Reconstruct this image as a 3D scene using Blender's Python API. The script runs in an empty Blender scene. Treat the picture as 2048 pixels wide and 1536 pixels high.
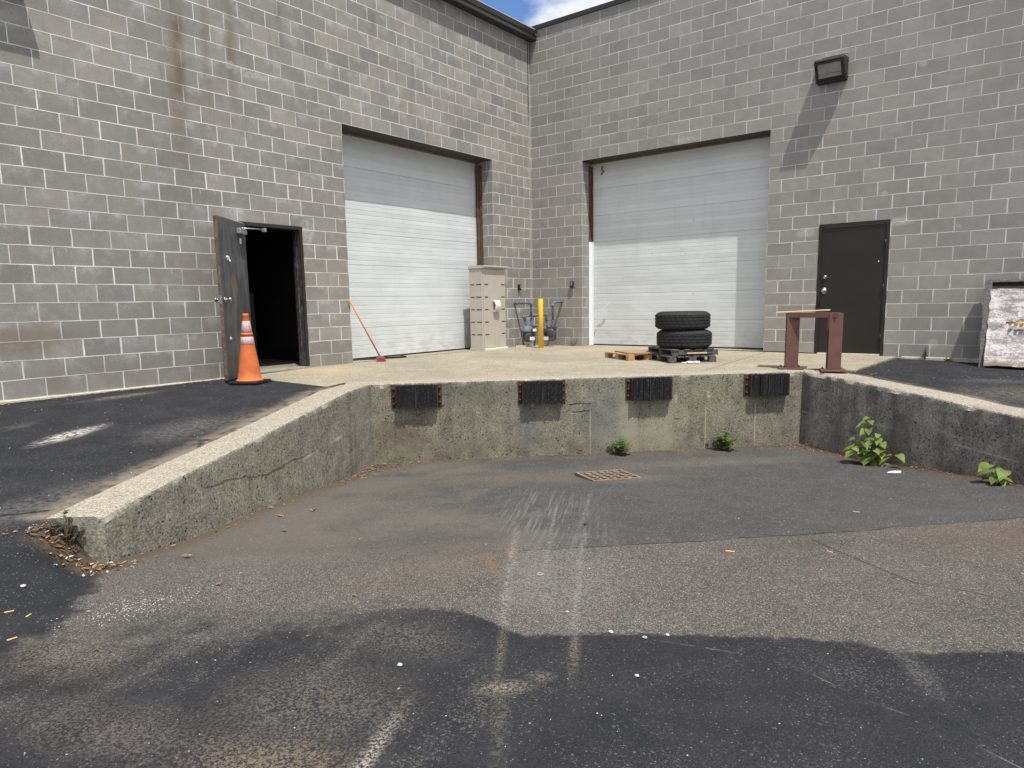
import bpy, bmesh, math, random
from mathutils import Vector, Matrix, noise as mnoise
PI = math.pi
R = math.radians
sc = bpy.context.scene
COL = sc.collection
rnd = random.Random(7)

# ------------------------------------------------------------------ helpers
def interp(x, xs, ys):
    if x <= xs[0]: return ys[0]
    for i in range(1, len(xs)):
        if x <= xs[i]:
            f = (x - xs[i-1]) / (xs[i] - xs[i-1])
            return ys[i-1] + f * (ys[i] - ys[i-1])
    return ys[-1]
def sstep(x, a, b):
    f = max(0., min(1., (x - a) / (b - a)))
    return f * f * (3 - 2 * f)
def nz(x, y, z=0., s=1.):
    return mnoise.noise(Vector((x * s, y * s, z * s)))

class MB:
    """collects shapes into one bmesh"""
    def __init__(self):
        self.bm = bmesh.new()
        self.uv = self.bm.loops.layers.uv.new('UVMap')
    def face(self, pts, uvs=None, mi=0, smooth=False):
        vs = [self.bm.verts.new(p) for p in pts]
        f = self.bm.faces.new(vs); f.material_index = mi; f.smooth = smooth
        if uvs:
            for l, q in zip(f.loops, uvs): l[self.uv].uv = q
        return f
    def box(self, c, s, rz=0., mi=0, M=None):
        m = Matrix.Translation(c) @ (M if M is not None else Matrix.Rotation(rz, 4, 'Z'))
        x, y, z = s[0]/2, s[1]/2, s[2]/2
        v = [self.bm.verts.new(m @ Vector(p)) for p in
             ((-x,-y,-z),(x,-y,-z),(x,y,-z),(-x,y,-z),(-x,-y,z),(x,-y,z),(x,y,z),(-x,y,z))]
        for q in ((3,2,1,0),(4,5,6,7),(0,1,5,4),(1,2,6,5),(2,3,7,6),(3,0,4,7)):
            f = self.bm.faces.new([v[i] for i in q]); f.material_index = mi
        return self
    def bx(self, a, b, mi=0):
        return self.box([(a[i]+b[i])/2 for i in range(3)], [abs(b[i]-a[i]) for i in range(3)], mi=mi)
    def tube(self, pts, r, seg=12, mi=0, cap=True, smooth=True):
        pts = [Vector(p) for p in pts]
        rs = r if isinstance(r, (list, tuple)) else [r]*len(pts)
        rings = []
        up = None
        for i, p in enumerate(pts):
            if i == 0: d = pts[1]-p
            elif i == len(pts)-1: d = p-pts[i-1]
            else: d = (pts[i+1]-p).normalized() + (p-pts[i-1]).normalized()
            d.normalize()
            if up is None:
                up = Vector((0,0,1)) if abs(d.z) < .9 else Vector((1,0,0))
            a = d.cross(up).normalized(); b = a.cross(d).normalized(); up = b
            rings.append([self.bm.verts.new(p + (a*math.cos(2*PI*k/seg) + b*math.sin(2*PI*k/seg))*rs[i]) for k in range(seg)])
        for i in range(len(rings)-1):
            for k in range(seg):
                f = self.bm.faces.new((rings[i][k], rings[i][(k+1)%seg], rings[i+1][(k+1)%seg], rings[i+1][k]))
                f.smooth = smooth; f.material_index = mi
        if cap:
            f = self.bm.faces.new(rings[0][::-1]); f.material_index = mi
            f = self.bm.faces.new(rings[-1]); f.material_index = mi
        return self
    def lathe(self, prof, seg=32, c=(0,0,0), mi=0, smooth=True, closed=False, rf=None, M=None):
        rings = []
        for j, (r, z) in enumerate(prof):
            ring = []
            for k in range(seg):
                rr = rf(r, z, j, k) if rf else r
                p = Vector((rr*math.cos(2*PI*k/seg), rr*math.sin(2*PI*k/seg), z))
                if M is not None: p = M @ p
                ring.append(self.bm.verts.new(p + Vector(c)))
            rings.append(ring)
        n = len(rings)
        for i in range(n if closed else n-1):
            a, b = rings[i], rings[(i+1) % n]
            for k in range(seg):
                f = self.bm.faces.new((a[k], a[(k+1)%seg], b[(k+1)%seg], b[k])); f.smooth = smooth; f.material_index = mi
        if not closed:
            for ring, rev in ((rings[0], True), (rings[-1], False)):
                f = self.bm.faces.new(ring[::-1] if rev else ring); f.material_index = mi
        return self
    def prism(self, prof, a, b, M=None, mi=0):
        """polygon (x,y) pulled along z from a to b, then M"""
        M = M or Matrix()
        lo = [self.bm.verts.new(M @ Vector((x, y, a))) for x, y in prof]
        hi = [self.bm.verts.new(M @ Vector((x, y, b))) for x, y in prof]
        n = len(prof)
        for i in range(n):
            f = self.bm.faces.new((lo[i], lo[(i+1)%n], hi[(i+1)%n], hi[i])); f.material_index = mi
        f = self.bm.faces.new(lo[::-1]); f.material_index = mi
        f = self.bm.faces.new(hi); f.material_index = mi
        return self
    def blob(self, c, r, seed=0, mi=0, sub=1, flat=1.):
        v = bmesh.ops.create_icosphere(self.bm, subdivisions=sub, radius=1)['verts']
        g = random.Random(seed)
        o = Vector((g.random()*50, g.random()*50, g.random()*50))
        for w in v:
            k = 1 + .45*mnoise.noise(w.co*1.3 + o)
            w.co = Vector((w.co.x*r*k, w.co.y*r*k*.8, w.co.z*r*k*flat)) + Vector(c)
        for w in v:
            for f in w.link_faces: f.material_index = mi
        return self
    def obj(self, name, mats, parent=None, bevel=0., fix=True, seg=2):
        if fix: bmesh.ops.recalc_face_normals(self.bm, faces=self.bm.faces[:])
        me = bpy.data.meshes.new(name); self.bm.to_mesh(me); self.bm.free()
        for m in (mats if isinstance(mats, (list, tuple)) else [mats]): me.materials.append(m)
        o = bpy.data.objects.new(name, me); COL.objects.link(o)
        if parent is not None: o.parent = parent
        if bevel:
            b = o.modifiers.new('edge', 'BEVEL'); b.width = bevel; b.segments = seg; b.limit_method = 'ANGLE'; b.angle_limit = R(40)
        return o

def tag(o, label, cat, group=None):
    o['label'] = label; o['category'] = cat
    if group: o['group'] = group
    return o
def thing(name, label, cat, loc=(0,0,0), rz=0., group=None):
    o = bpy.data.objects.new(name, None); COL.objects.link(o)
    o.location = loc; o.rotation_euler = (0,0,rz); o.empty_display_size = .1
    return tag(o, label, cat, group)
def struct(o, kind='structure'):
    o['kind'] = kind; return o
def dup(root, loc, rz, label):
    r = root.copy(); COL.objects.link(r); r.location = loc; r.rotation_euler = (0,0,rz); r['label'] = label
    for ch in list(root.children):
        c = ch.copy(); COL.objects.link(c); c.parent = r
        for g in list(ch.children):
            d = g.copy(); COL.objects.link(d); d.parent = c
    return r

# ------------------------------------------------------------------ shader helper
class S:
    def __init__(self, name, rough=.8, spec=.3, metal=0.):
        self.mat = bpy.data.materials.new(name); self.mat.use_nodes = True
        self.nt = self.mat.node_tree; self.N = self.nt.nodes
        self.b = self.N['Principled BSDF']
        self.b.inputs['Roughness'].default_value = rough
        self.b.inputs['Specular IOR Level'].default_value = spec
        self.b.inputs['Metallic'].default_value = metal
        self._tc = None
    def put(self, sock, v):
        if isinstance(v, bpy.types.NodeSocket): self.nt.links.new(v, sock)
        elif isinstance(v, (tuple, list)):
            v = tuple(v)
            if len(sock.default_value) == 4 and len(v) == 3: v = v + (1.,)
            sock.default_value = v
        else: sock.default_value = v
    @property
    def tc(self):
        if self._tc is None: self._tc = self.N.new('ShaderNodeTexCoord')
        return self._tc
    @property
    def P(self): return self.tc.outputs['Object']
    @property
    def UV(self): return self.tc.outputs['UV']
    def m(self, op, a, b=None, c=None, clamp=False):
        n = self.N.new('ShaderNodeMath'); n.operation = op; n.use_clamp = clamp
        for i, v in enumerate((a, b, c)):
            if v is not None: self.put(n.inputs[i], v)
        return n.outputs[0]
    def add(self, a, b): return self.m('ADD', a, b)
    def sub(self, a, b): return self.m('SUBTRACT', a, b)
    def mul(self, *a):
        r = a[0]
        for x in a[1:]: r = self.m('MULTIPLY', r, x)
        return r
    def mx(self, *a):
        r = a[0]
        for x in a[1:]: r = self.m('MAXIMUM', r, x)
        return r
    def inv(self, a): return self.m('SUBTRACT', 1., a)
    def scale(self, v, s):
        n = self.N.new('ShaderNodeVectorMath'); n.operation = 'MULTIPLY'
        self.put(n.inputs[0], v); n.inputs[1].default_value = s if isinstance(s, tuple) else (s,s,s)
        return n.outputs[0]
    def vadd(self, v, w):
        n = self.N.new('ShaderNodeVectorMath'); n.operation = 'ADD'
        self.put(n.inputs[0], v); self.put(n.inputs[1], w); return n.outputs[0]
    def sep(self, v):
        n = self.N.new('ShaderNodeSeparateXYZ'); self.put(n.inputs[0], v); return n.outputs
    def comb(self, x, y, z=0.):
        n = self.N.new('ShaderNodeCombineXYZ')
        for i, v in enumerate((x, y, z)): self.put(n.inputs[i], v)
        return n.outputs[0]
    def noise(self, v, scale, detail=2., rough=.5, dist=0.):
        n = self.N.new('ShaderNodeTexNoise'); self.put(n.inputs['Vector'], v)
        n.inputs['Scale'].default_value = scale; n.inputs['Detail'].default_value = detail
        n.inputs['Roughness'].default_value = rough; n.inputs['Distortion'].default_value = dist
        return n.outputs['Fac']
    def noisec(self, v, scale, detail=2.):
        n = self.N.new('ShaderNodeTexNoise'); self.put(n.inputs['Vector'], v)
        n.inputs['Scale'].default_value = scale; n.inputs['Detail'].default_value = detail
        return n.outputs['Color']
    def vor(self, v, scale, feature='F1'):
        n = self.N.new('ShaderNodeTexVoronoi'); n.feature = feature; self.put(n.inputs['Vector'], v)
        n.inputs['Scale'].default_value = scale
        return n.outputs['Distance'], (n.outputs['Color'] if feature == 'F1' else None)
    def white(self, v):
        n = self.N.new('ShaderNodeTexWhiteNoise'); n.noise_dimensions = '3D'; self.put(n.inputs['Vector'], v)
        return n.outputs['Value']
    def ss(self, x, lo, hi, a=0., b=1.):
        n = self.N.new('ShaderNodeMapRange'); n.interpolation_type = 'SMOOTHSTEP'; n.clamp = True
        self.put(n.inputs[0], x)
        for i, v in zip((1,2,3,4), (lo, hi, a, b)): self.put(n.inputs[i], v)
        return n.outputs[0]
    def lin(self, x, lo, hi, a=0., b=1.):
        n = self.N.new('ShaderNodeMapRange'); n.clamp = True; self.put(n.inputs[0], x)
        for i, v in zip((1,2,3,4), (lo, hi, a, b)): self.put(n.inputs[i], v)
        return n.outputs[0]
    def mix(self, f, a, b, mode='MIX'):
        n = self.N.new('ShaderNodeMix'); n.data_type = 'RGBA'; n.blend_type = mode
        self.put(n.inputs[0], f); self.put(n.inputs[6], a); self.put(n.inputs[7], b)
        return n.outputs[2]
    def gain(self, col, f):
        """colour times a scalar"""
        n = self.N.new('ShaderNodeVectorMath'); n.operation = 'SCALE'
        self.put(n.inputs[0], col); self.put(n.inputs['Scale'], f); return n.outputs[0]
    def curve(self, x, pts, x0, x1, y0, y1):
        n = self.N.new('ShaderNodeFloatCurve'); c = n.mapping.curves[0]
        q = [((a-x0)/(x1-x0), (b-y0)/(y1-y0)) for a, b in pts]
        c.points[0].location = q[0]; c.points[-1].location = q[-1]
        for p in q[1:-1]: c.points.new(*p)
        for p in c.points: p.handle_type = 'VECTOR'
        n.mapping.update()
        self.put(n.inputs['Value'], self.lin(x, x0, x1))
        return self.add(self.mul(n.outputs[0], y1-y0), y0)
    def ell(self, x, y, cx, cy, rx, ry, rot=0., soft=.5, warp=None):
        dx = self.sub(x, cx); dy = self.sub(y, cy)
        if rot:
            c, s = math.cos(rot), math.sin(rot)
            dx, dy = self.add(self.mul(dx, c), self.mul(dy, s)), self.sub(self.mul(dy, c), self.mul(dx, s))
        dx = self.m('DIVIDE', dx, rx); dy = self.m('DIVIDE', dy, ry)
        d = self.m('SQRT', self.add(self.mul(dx, dx), self.mul(dy, dy)))
        if warp is not None: d = self.add(d, warp)
        return self.ss(d, 1.-soft, 1.+soft, 1., 0.)
    def bump(self, h, dist=.01, strength=1., normal=None):
        n = self.N.new('ShaderNodeBump'); n.inputs['Distance'].default_value = dist
        n.inputs['Strength'].default_value = strength; self.put(n.inputs['Height'], h)
        if normal is not None: self.put(n.inputs['Normal'], normal)
        return n.outputs[0]
    def done(self, col=None, rough=None, normal=None):
        if col is not None: self.put(self.b.inputs['Base Color'], col)
        if rough is not None: self.put(self.b.inputs['Roughness'], rough)
        if normal is not None: self.put(self.b.inputs['Normal'], normal)
        return self.mat

def simple(name, col, rough=.6, metal=0., var=.25, scale=6., spec=.3, dirt=None, bump=0., bscale=40.):
    s = S(name, rough, spec, metal)
    n = s.noise(s.P, scale, 5, .6)
    c = s.gain(col, s.lin(n, .25, .75, 1-var, 1+var))
    if dirt: c = s.mix(s.mul(s.ss(s.noise(s.P, scale*1.7, 6, .65), .5, .72), dirt[1]), c, dirt[0])
    nm = s.bump(s.noise(s.P, bscale, 4, .6), .004, bump) if bump else None
    return s.done(c, s.lin(n, .3, .7, max(.05, rough-.12), min(1., rough+.12)), nm)

# ------------------------------------------------------------------ block wall
def mat_block(name, side):
    s = S(name, .95, .08)
    u, v, _ = s.sep(s.UV)
    P = s.P; px, py, pz = s.sep(P)
    rowf = s.m('DIVIDE', v, .2032)
    row = s.m('FLOOR', rowf)
    par = s.m('FLOORED_MODULO', row, 2.)
    jit = s.mul(s.sub(s.white(s.comb(row, 3.3, 1.)), .5), .02)
    uw = s.add(u, s.mul(s.sub(s.noise(s.comb(u, v, 0.), 9., 2), .5), .006))
    vw = s.add(v, s.mul(s.sub(s.noise(s.comb(u, v, 5.), 3., 3), .5), .012))
    cf = s.add(s.add(s.m('DIVIDE', uw, .4064), s.mul(s.inv(par), .5)), jit)
    col_i = s.m('FLOOR', cf); fu = s.m('FRACT', cf)
    fv = s.m('FRACT', s.m('DIVIDE', vw, .2032))
    du = s.mul(s.m('MINIMUM', fu, s.inv(fu)), .4064)
    dv = s.mul(s.m('MINIMUM', fv, s.inv(fv)), .2032)
    uv3 = s.comb(u, v, 0.)
    low = s.ss(v, 2.4, 4.2, 1., 0.)                 # joints were buttered wider low down
    wn = s.noise(uv3, 22., 3, .6); wn2 = s.noise(uv3, 5., 2)
    hw = s.add(.0034, s.mul(wn, .0030))
    jw = s.add(s.add(.0028, s.mul(wn, .0036)), s.mul(low, s.add(.0008, s.mul(s.ss(s.white(s.comb(col_i, row, 9.)), .4, 1.), s.mul(wn2, .010)))))
    bed = s.ss(dv, s.sub(hw, .0022), s.add(hw, .0022), 1., 0.)
    head = s.ss(du, s.sub(jw, .0022), s.add(jw, .0022), 1., 0.)
    fade = s.ss(s.noise(uv3, 2.6, 3), .3, .5, .55, 1.)
    joint = s.mul(s.mx(bed, head), fade)
    rb = s.white(s.comb(col_i, row, .5)); rb2 = s.white(s.comb(col_i, row, 7.5)); rb3 = s.white(s.comb(col_i, row, 17.5))
    fine = s.noise(P, 75., 3, .75); med = s.noise(P, 7., 5, .6); big = s.noise(P, .9, 4)
    if side == 'L':
        base = s.mix(s.ss(rb2, .1, .9), (.276,.269,.250), (.300,.286,.258))
        base = s.gain(base, s.lin(rb, 0., 1., .88, 1.07))
        tan = s.mul(s.ss(rb3, .62, .8), s.ss(v, 3.2, 4.4, .25, 1.))
        base = s.mix(s.mul(tan, .5), base, (.385,.362,.315))
        base = s.mix(s.mul(s.ss(rb3, .3, .1), s.ss(v, 3.6, 4.6, .06, .4)), base, (.25,.242,.235))
        streak = s.noise(s.comb(s.mul(py, 9.), s.mul(pz, .5), 2.), 1., 4, .6)
        base = s.mix(s.mul(s.ss(streak, .56, .72), s.ss(v, 2.2, 4.4, .08, .35)), base, (.18,.172,.16))
    else:
        base = s.mix(s.ss(rb2, .1, .9), (.312,.304,.283), (.338,.325,.300))
        base = s.gain(base, s.lin(rb, 0., 1., .90, 1.07))
        base = s.mix(s.mul(s.ss(rb3, .88, .92), s.ss(px, 4., 6., .25, .6)), base, (.30,.286,.274))
        base = s.mix(s.mul(s.ss(px, 2., 0., 0., .35), s.ss(v, 6., 3., .2, 1.)), base, (.27,.255,.235))
    base = s.gain(base, s.lin(med, .3, .7, .93, 1.07))
    base = s.gain(base, s.lin(big, .3, .7, .93, 1.07))
    base = s.gain(base, s.lin(fine, .3, .7, .84, 1.15))
    pit = s.ss(s.vor(P, 62.)[0], .10, .16, 1., 0.)
    pit = s.mul(pit, s.ss(s.noise(P, 30., 2), .5, .6))
    base = s.gain(base, s.sub(1., s.mul(pit, .45)))
    # pale bloom washing down from the joints
    ef = s.mul(s.ss(s.noise(uv3, 3.1, 6, .7), .47, .70), s.ss(fv, .35, 1., .25, 1.))
    base = s.mix(s.mul(ef, .62 if side == 'L' else .20), base, (.54,.54,.555))
    if side == 'L':
        drip = s.mul(s.ss(s.noise(s.comb(s.mul(py, 26.), s.mul(pz, 3.), 1.), 1., 3, .6), .6, .72), s.ss(s.noise(P, 1.3, 3), .52, .62), s.ss(fv, .3, .95))
        base = s.mix(s.mul(drip, .7), base, (.62,.62,.62))
    edge = s.ss(s.m('MINIMUM', du, dv), .006, .020, 1., 0.)
    base = s.mix(s.mul(edge, s.ss(wn2, .45, .75), .30), base, (.50,.49,.47))
    mort = s.gain((.78,.775,.76) if side == 'L' else (.70,.69,.67), s.mul(s.lin(fine, .3, .7, .72, 1.15), s.lin(s.noise(uv3, 1.7, 3), .35, .65, .82, 1.15)))
    dark = s.mul(s.ss(fv, .955, .975), s.ss(fv, .99, .975), s.ss(s.noise(uv3, 6., 3), .42, .62))  # thin shadow line under each bed joint, painted in
    c = s.mix(joint, base, mort)
    c = s.gain(c, s.sub(1., s.mul(dark, .45)))
    # stains with a shape of their own
    w = s.mul(s.sub(s.noise(P, 4., 5, .65), .5), 1.1)
    if side == 'L':
        def vstain(y0, wd, zlo, zhi, soft, colr, amt, c):
            yy = s.add(py, s.mul(s.sub(s.noise(s.comb(1., s.mul(py, 3.), s.mul(pz, 1.6)), 1., 3), .5), wd*1.1))
            f = s.ss(s.m('ABSOLUTE', s.sub(yy, y0)), 0., wd, 1., 0.)
            f = s.mul(f, s.ss(pz, zlo, zlo+soft), s.ss(pz, zhi+.3, zhi, 0., 1.), s.ss(s.noise(P, 2.2, 4), .25, .62))
            return s.mix(s.mul(f, amt), c, colr)
        c = vstain(-7.42, .24, 2.1, 7., 1.5, (.17,.135,.095), .6, c)
        c = vstain(-7.36, .11, 2.9, 7., 1.2, (.11,.08,.05), .5, c)
        c = vstain(-7.00, .09, 3.3, 7., .8, (.15,.125,.095), .5, c)
        c = vstain(-6.66, .13, 3.1, 7., 1.2, (.17,.14,.105), .6, c)
        c = vstain(-5.9, .09, 4.0, 7., 1., (.14,.13,.115), .45, c)
        c = vstain(-4.2, .12, 4.4, 7., .8, (.15,.14,.125), .4, c)
        for (y, z, a, b, f) in ((-6.69,4.06,.07,.05,.7),(-6.32,4.0,.17,.045,.7),(-6.16,3.62,.05,.035,.7),(-5.62,2.03,.11,.16,.7),(-6.75,2.16,.16,.10,.5),(-7.29,3.2,.07,.05,.5),(-9.35,3.9,.3,.12,.5)):
            c = s.mix(s.mul(s.ell(py, pz, y, z, a, b, .1, .45, s.mul(w, 1.5)), f*.75, s.ss(s.noise(P, 16., 5, .7), .36, .58)), c, (.55,.54,.52))
        # caulked corner with the dark leak down it
        strip = s.ss(s.m('ABSOLUTE', s.sub(py, -.05)), .035, .06, 1., 0.)
        c = s.mix(s.mul(strip, .35), c, (.44,.42,.39))
        lk = s.add(-.085, s.mul(s.sub(s.noise(s.comb(0., 0., s.mul(pz, 4.)), 1., 3), .5), .07))
        leak = s.mul(s.ss(s.m('ABSOLUTE', s.sub(py, lk)), .01, .022, 1., 0.), s.ss(pz, 4.2, 4.9))
        leak2 = s.mul(s.ss(s.m('ABSOLUTE', s.add(py, .008)), .012, .026, 1., 0.), s.ss(pz, 5.2, 5.7))
        c = s.mix(s.mul(s.mx(leak, leak2), .85), c, (.03,.027,.024))
        foot = s.mul(s.ss(pz, .55, .0), s.ss(s.noise(s.comb(0., py, s.mul(pz, .5)), 3., 4), .35, .65))
        c = s.mix(s.mul(foot, .4), c, (.19,.165,.13))
        flake = s.mul(s.ell(py, pz, -9.35, .62, .55, .14, 0., .5, w), .45)
        c = s.mix(flake, c, (.20,.15,.10))
    else:
        for (x, z, a, b, f) in ((5.44,1.96,.13,.07,.6),(6.80,2.03,.16,.06,.7),(6.54,2.46,.05,.03,.5),(6.95,4.22,.05,.04,.5),(5.8,4.62,.30,.05,.45),(7.3,.22,.07,.07,.5),(7.5,1.9,.06,.03,.4),(3.35,3.73,.18,.05,.4)):
            c = s.mix(s.mul(s.ell(px, pz, x, z, a, b, 0., .45, s.mul(w, 1.5)), f*.75, s.ss(s.noise(P, 16., 5, .7), .36, .58)), c, (.68,.66,.64))
        vein = s.mul(s.ss(s.noise(s.comb(s.mul(px, 2.2), 0., s.mul(pz, 16.)), 1., 4, .6, .6), .6, .72), s.ss(px, 6.3, 7.4), s.ss(rb, .35, .5))
        c = s.mix(s.mul(vein, .35), c, (.25,.20,.17))
        # damp shapes high on the right
        for (x, z, a, b) in ((7.9,4.15,.30,.42),(8.1,4.8,.35,.25),(7.55,3.88,.28,.08)):
            c = s.mix(s.mul(s.ell(px, pz, x, z, a, b, .3, .25, w), .30), c, (.27,.25,.225))
        for sl, off in ((.55, 2.75), (-.45, 5.1), (.2, 3.6)):
            dd = s.m('ABSOLUTE', s.sub(pz, s.add(s.mul(px, sl), off)))
            f = s.mul(s.ss(dd, .004, .014, 1., 0.), s.ss(s.m('ABSOLUTE', s.sub(px, 2.75)), .3, .5, 1., 0.))
            c = s.mix(s.mul(f, .35), c, (.2,.19,.18))
        foot = s.mul(s.ss(pz, .30, .0), s.ss(s.noise(s.comb(px, 0., s.mul(pz, .5)), 3., 4), .4, .7))
        c = s.mix(s.mul(foot, .35), c, (.25,.22,.18))
    c = s.gain(c, .91 if side == 'L' else .92)
    hgt = s.sub(s.sub(s.mul(fine, .35), s.mul(pit, .6)), s.mul(s.mx(bed, head), .55))
    hgt = s.add(hgt, s.mul(rb, .25))
    return s.done(c, None, s.bump(hgt, .0035, .8))

M_blockL = mat_block('block_left', 'L'); M_blockR = mat_block('block_right', 'R')

# ------------------------------------------------------------------ concrete and asphalt
def mat_concrete_old(name, tone, dark, kind):
    """board-formed old concrete with worn face, pebbles showing (local x along, z up)"""
    s = S(name, .92, .2)
    P = s.P; x, y, z = s.sep(P)
    fine = s.noise(P, 55., 4, .75); med = s.noise(P, 6., 6, .65); big = s.noise(P, 1.3, 4, .6)
    vst = s.noise(s.comb(s.mul(x, 6.), s.mul(y, 6.), s.mul(z, .7)), 1., 5, .62)
    d1, c1 = s.vor(P, 110.)
    r1, _, _ = s.sep(c1)
    c = s.mix(s.ss(med, .3, .7), tone, dark)
    c = s.mix(s.mul(s.ss(vst, .48, .70), .55), c, tuple(a*.6 for a in dark))
    c = s.mix(s.mul(s.ss(big, .5, .7), .4), c, (tone[0]*.9, tone[1]*.95, tone[2]*.82))
    pebble = s.mul(s.ss(d1, .42, .30), s.ss(r1, .45, .75))
    c = s.mix(s.mul(pebble, .75 if kind == 'dock' else .4), c, (tone[0]*1.75, tone[1]*1.7, tone[2]*1.55))
    c = s.gain(c, s.lin(fine, .30, .70, .48, 1.52))
    gr = s.noise(P, 44., 3, .6)
    c = s.gain(c, s.lin(gr, .32, .68, .76, 1.24))
    pit = s.mul(s.ss(s.vor(P, 22.)[0], .15, .22, 1., 0.), s.ss(s.noise(P, 6., 3), .44, .54))
    pit2 = s.ss(s.noise(P, 38., 3, .6), .64, .70)
    c = s.gain(c, s.sub(1., s.mul(s.mx(pit, s.mul(pit2, .7)), .78)))
    w = s.mul(s.sub(s.noise(P, 5., 5, .65), .5), 1.)
    if kind == 'dock':
        for (t, zz, a, b, colr, f) in ((2.9,-.55,.28,.40,(.16,.165,.17),.5),(.35,-.62,.30,.16,(.13,.095,.08),.5),(3.15,-.55,.12,.40,(.36,.34,.25),.5),(3.6,-.6,.2,.3,(.36,.34,.25),.4),(1.9,-.6,.16,.32,(.15,.155,.16),.45),(3.3,-.78,.5,.16,(.34,.32,.25),.45),(1.1,-.15,.5,.14,(.10,.098,.09),.45),(.9,-.8,1.1,.09,(.18,.17,.12),.4)):
            c = s.mix(s.mul(s.ell(x, z, t, zz, a, b, 0., .6, w), f), c, colr)
        for t in (2.68, 4.17, 4.83):                  # pale form-tie lines
            f = s.mul(s.ss(s.m('ABSOLUTE', s.sub(s.add(x, s.mul(med, .01)), t)), .004, .012, 1., 0.), s.ss(z, -.35, -.45))
            c = s.mix(s.mul(f, .6), c, (.42,.38,.28))
        for (t0, t1, zz) in ((2.36,2.72,-.325),(3.72,3.85,-.56),(2.42,2.7,-.42)):
            zq = s.add(zz, s.mul(s.sub(s.noise(P, 7., 3), .5), .05))
            f = s.mul(s.ss(s.m('ABSOLUTE', s.sub(z, zq)), .003, .010, 1., 0.), s.ss(x, t0, t0+.05), s.ss(x, t1, t1-.05))
            c = s.mix(s.mul(f, .9), c, (.02,.018,.015))
        for (t, zz) in ((3.77,-.30),(4.2,-.27),(1.95,-.30)):
            c = s.mix(s.mul(s.ell(x, z, t, zz, .018, .055, .15, .7, s.mul(w, 2.)), .6, s.ss(s.noise(P, 30., 4, .7), .42, .58)), c, (.62,.61,.58))
    base = s.mul(s.ss(z, -.72, -1.0), .5)
    c = s.mix(s.mul(base, s.ss(s.noise(P, 4., 4), .4, .65)), c, (.115,.088,.065))
    hgt = s.sub(s.add(s.mul(fine, .8), s.mul(pebble, .35)), s.mul(s.mx(pit, s.mul(pit2, .6)), 1.1))
    nm = s.bump(hgt, .012, .85)
    # sunlit top put into the colour: lighter cream aggregate
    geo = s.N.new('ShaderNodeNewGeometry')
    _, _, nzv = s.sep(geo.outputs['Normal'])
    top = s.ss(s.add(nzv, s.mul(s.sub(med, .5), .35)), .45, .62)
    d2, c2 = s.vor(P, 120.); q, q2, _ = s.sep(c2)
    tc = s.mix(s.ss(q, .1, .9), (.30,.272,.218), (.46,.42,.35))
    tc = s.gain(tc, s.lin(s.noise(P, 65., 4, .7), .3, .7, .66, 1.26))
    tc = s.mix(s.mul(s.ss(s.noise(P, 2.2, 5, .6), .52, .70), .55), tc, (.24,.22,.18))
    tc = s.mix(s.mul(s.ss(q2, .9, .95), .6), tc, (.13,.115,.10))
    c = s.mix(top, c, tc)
    return s, c, nm, (x, y, z, P, w, med, fine)

def finish(q): return q[0].done(q[1], None, q[2])
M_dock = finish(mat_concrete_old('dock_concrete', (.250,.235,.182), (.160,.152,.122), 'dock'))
def curb_left():
    s, c, nm, (x, y, z, P, w, med, fine) = mat_concrete_old('curb_concrete', (.300,.282,.234), (.200,.190,.160), 'curb')
    # scratches gouged along the face (y local is minus the way out)
    for (n0, n1, za, zb, amp) in ((1.9,3.1,-.55,-.40,.05),(1.2,2.3,-.50,-.52,.03)):
        zq = s.add(s.lin(y, -n1, -n0, zb, za), s.mul(s.sub(s.noise(P, 3.5, 4), .5), amp*3))
        f = s.mul(s.ss(s.m('ABSOLUTE', s.sub(z, zq)), .004, .011, 1., 0.), s.ss(y, -n1, -n1+.1), s.ss(y, -n0, -n0-.1))
        c = s.mix(s.mul(f, .75), c, (.085,.08,.065))
    zq = s.lin(y, -1.9, -.1, -.55, -.42)
    f = s.mul(s.ss(s.m('ABSOLUTE', s.sub(z, zq)), .008, .022, 1., 0.), s.ss(y, -1.7, -1.5), s.ss(s.noise(P, 5., 4), .42, .58))
    c = s.mix(s.mul(f, .6), c, (.55,.54,.50))
    return s.done(c, None, nm)
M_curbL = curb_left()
def curb_right():
    s, c, nm, (x, y, z, P, w, med, fine) = mat_concrete_old('curb_concrete_dark', (.315,.297,.262), (.195,.186,.168), 'curb')
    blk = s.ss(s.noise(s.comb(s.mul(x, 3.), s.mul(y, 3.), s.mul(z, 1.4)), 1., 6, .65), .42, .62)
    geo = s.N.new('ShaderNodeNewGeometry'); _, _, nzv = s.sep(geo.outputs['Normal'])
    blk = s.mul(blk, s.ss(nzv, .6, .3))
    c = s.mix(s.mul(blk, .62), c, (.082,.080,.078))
    zq = s.lin(y, -3.4, -1.4, -.70, -.52)
    f = s.mul(s.ss(s.m('ABSOLUTE', s.sub(z, zq)), .004, .014, 1., 0.), s.ss(s.noise(P, 4., 4), .45, .6), s.ss(nzv, .6, .3))
    c = s.mix(s.mul(f, .5), c, (.50,.48,.43))
    return s.done(c, None, nm)
M_curbR = curb_right()

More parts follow.
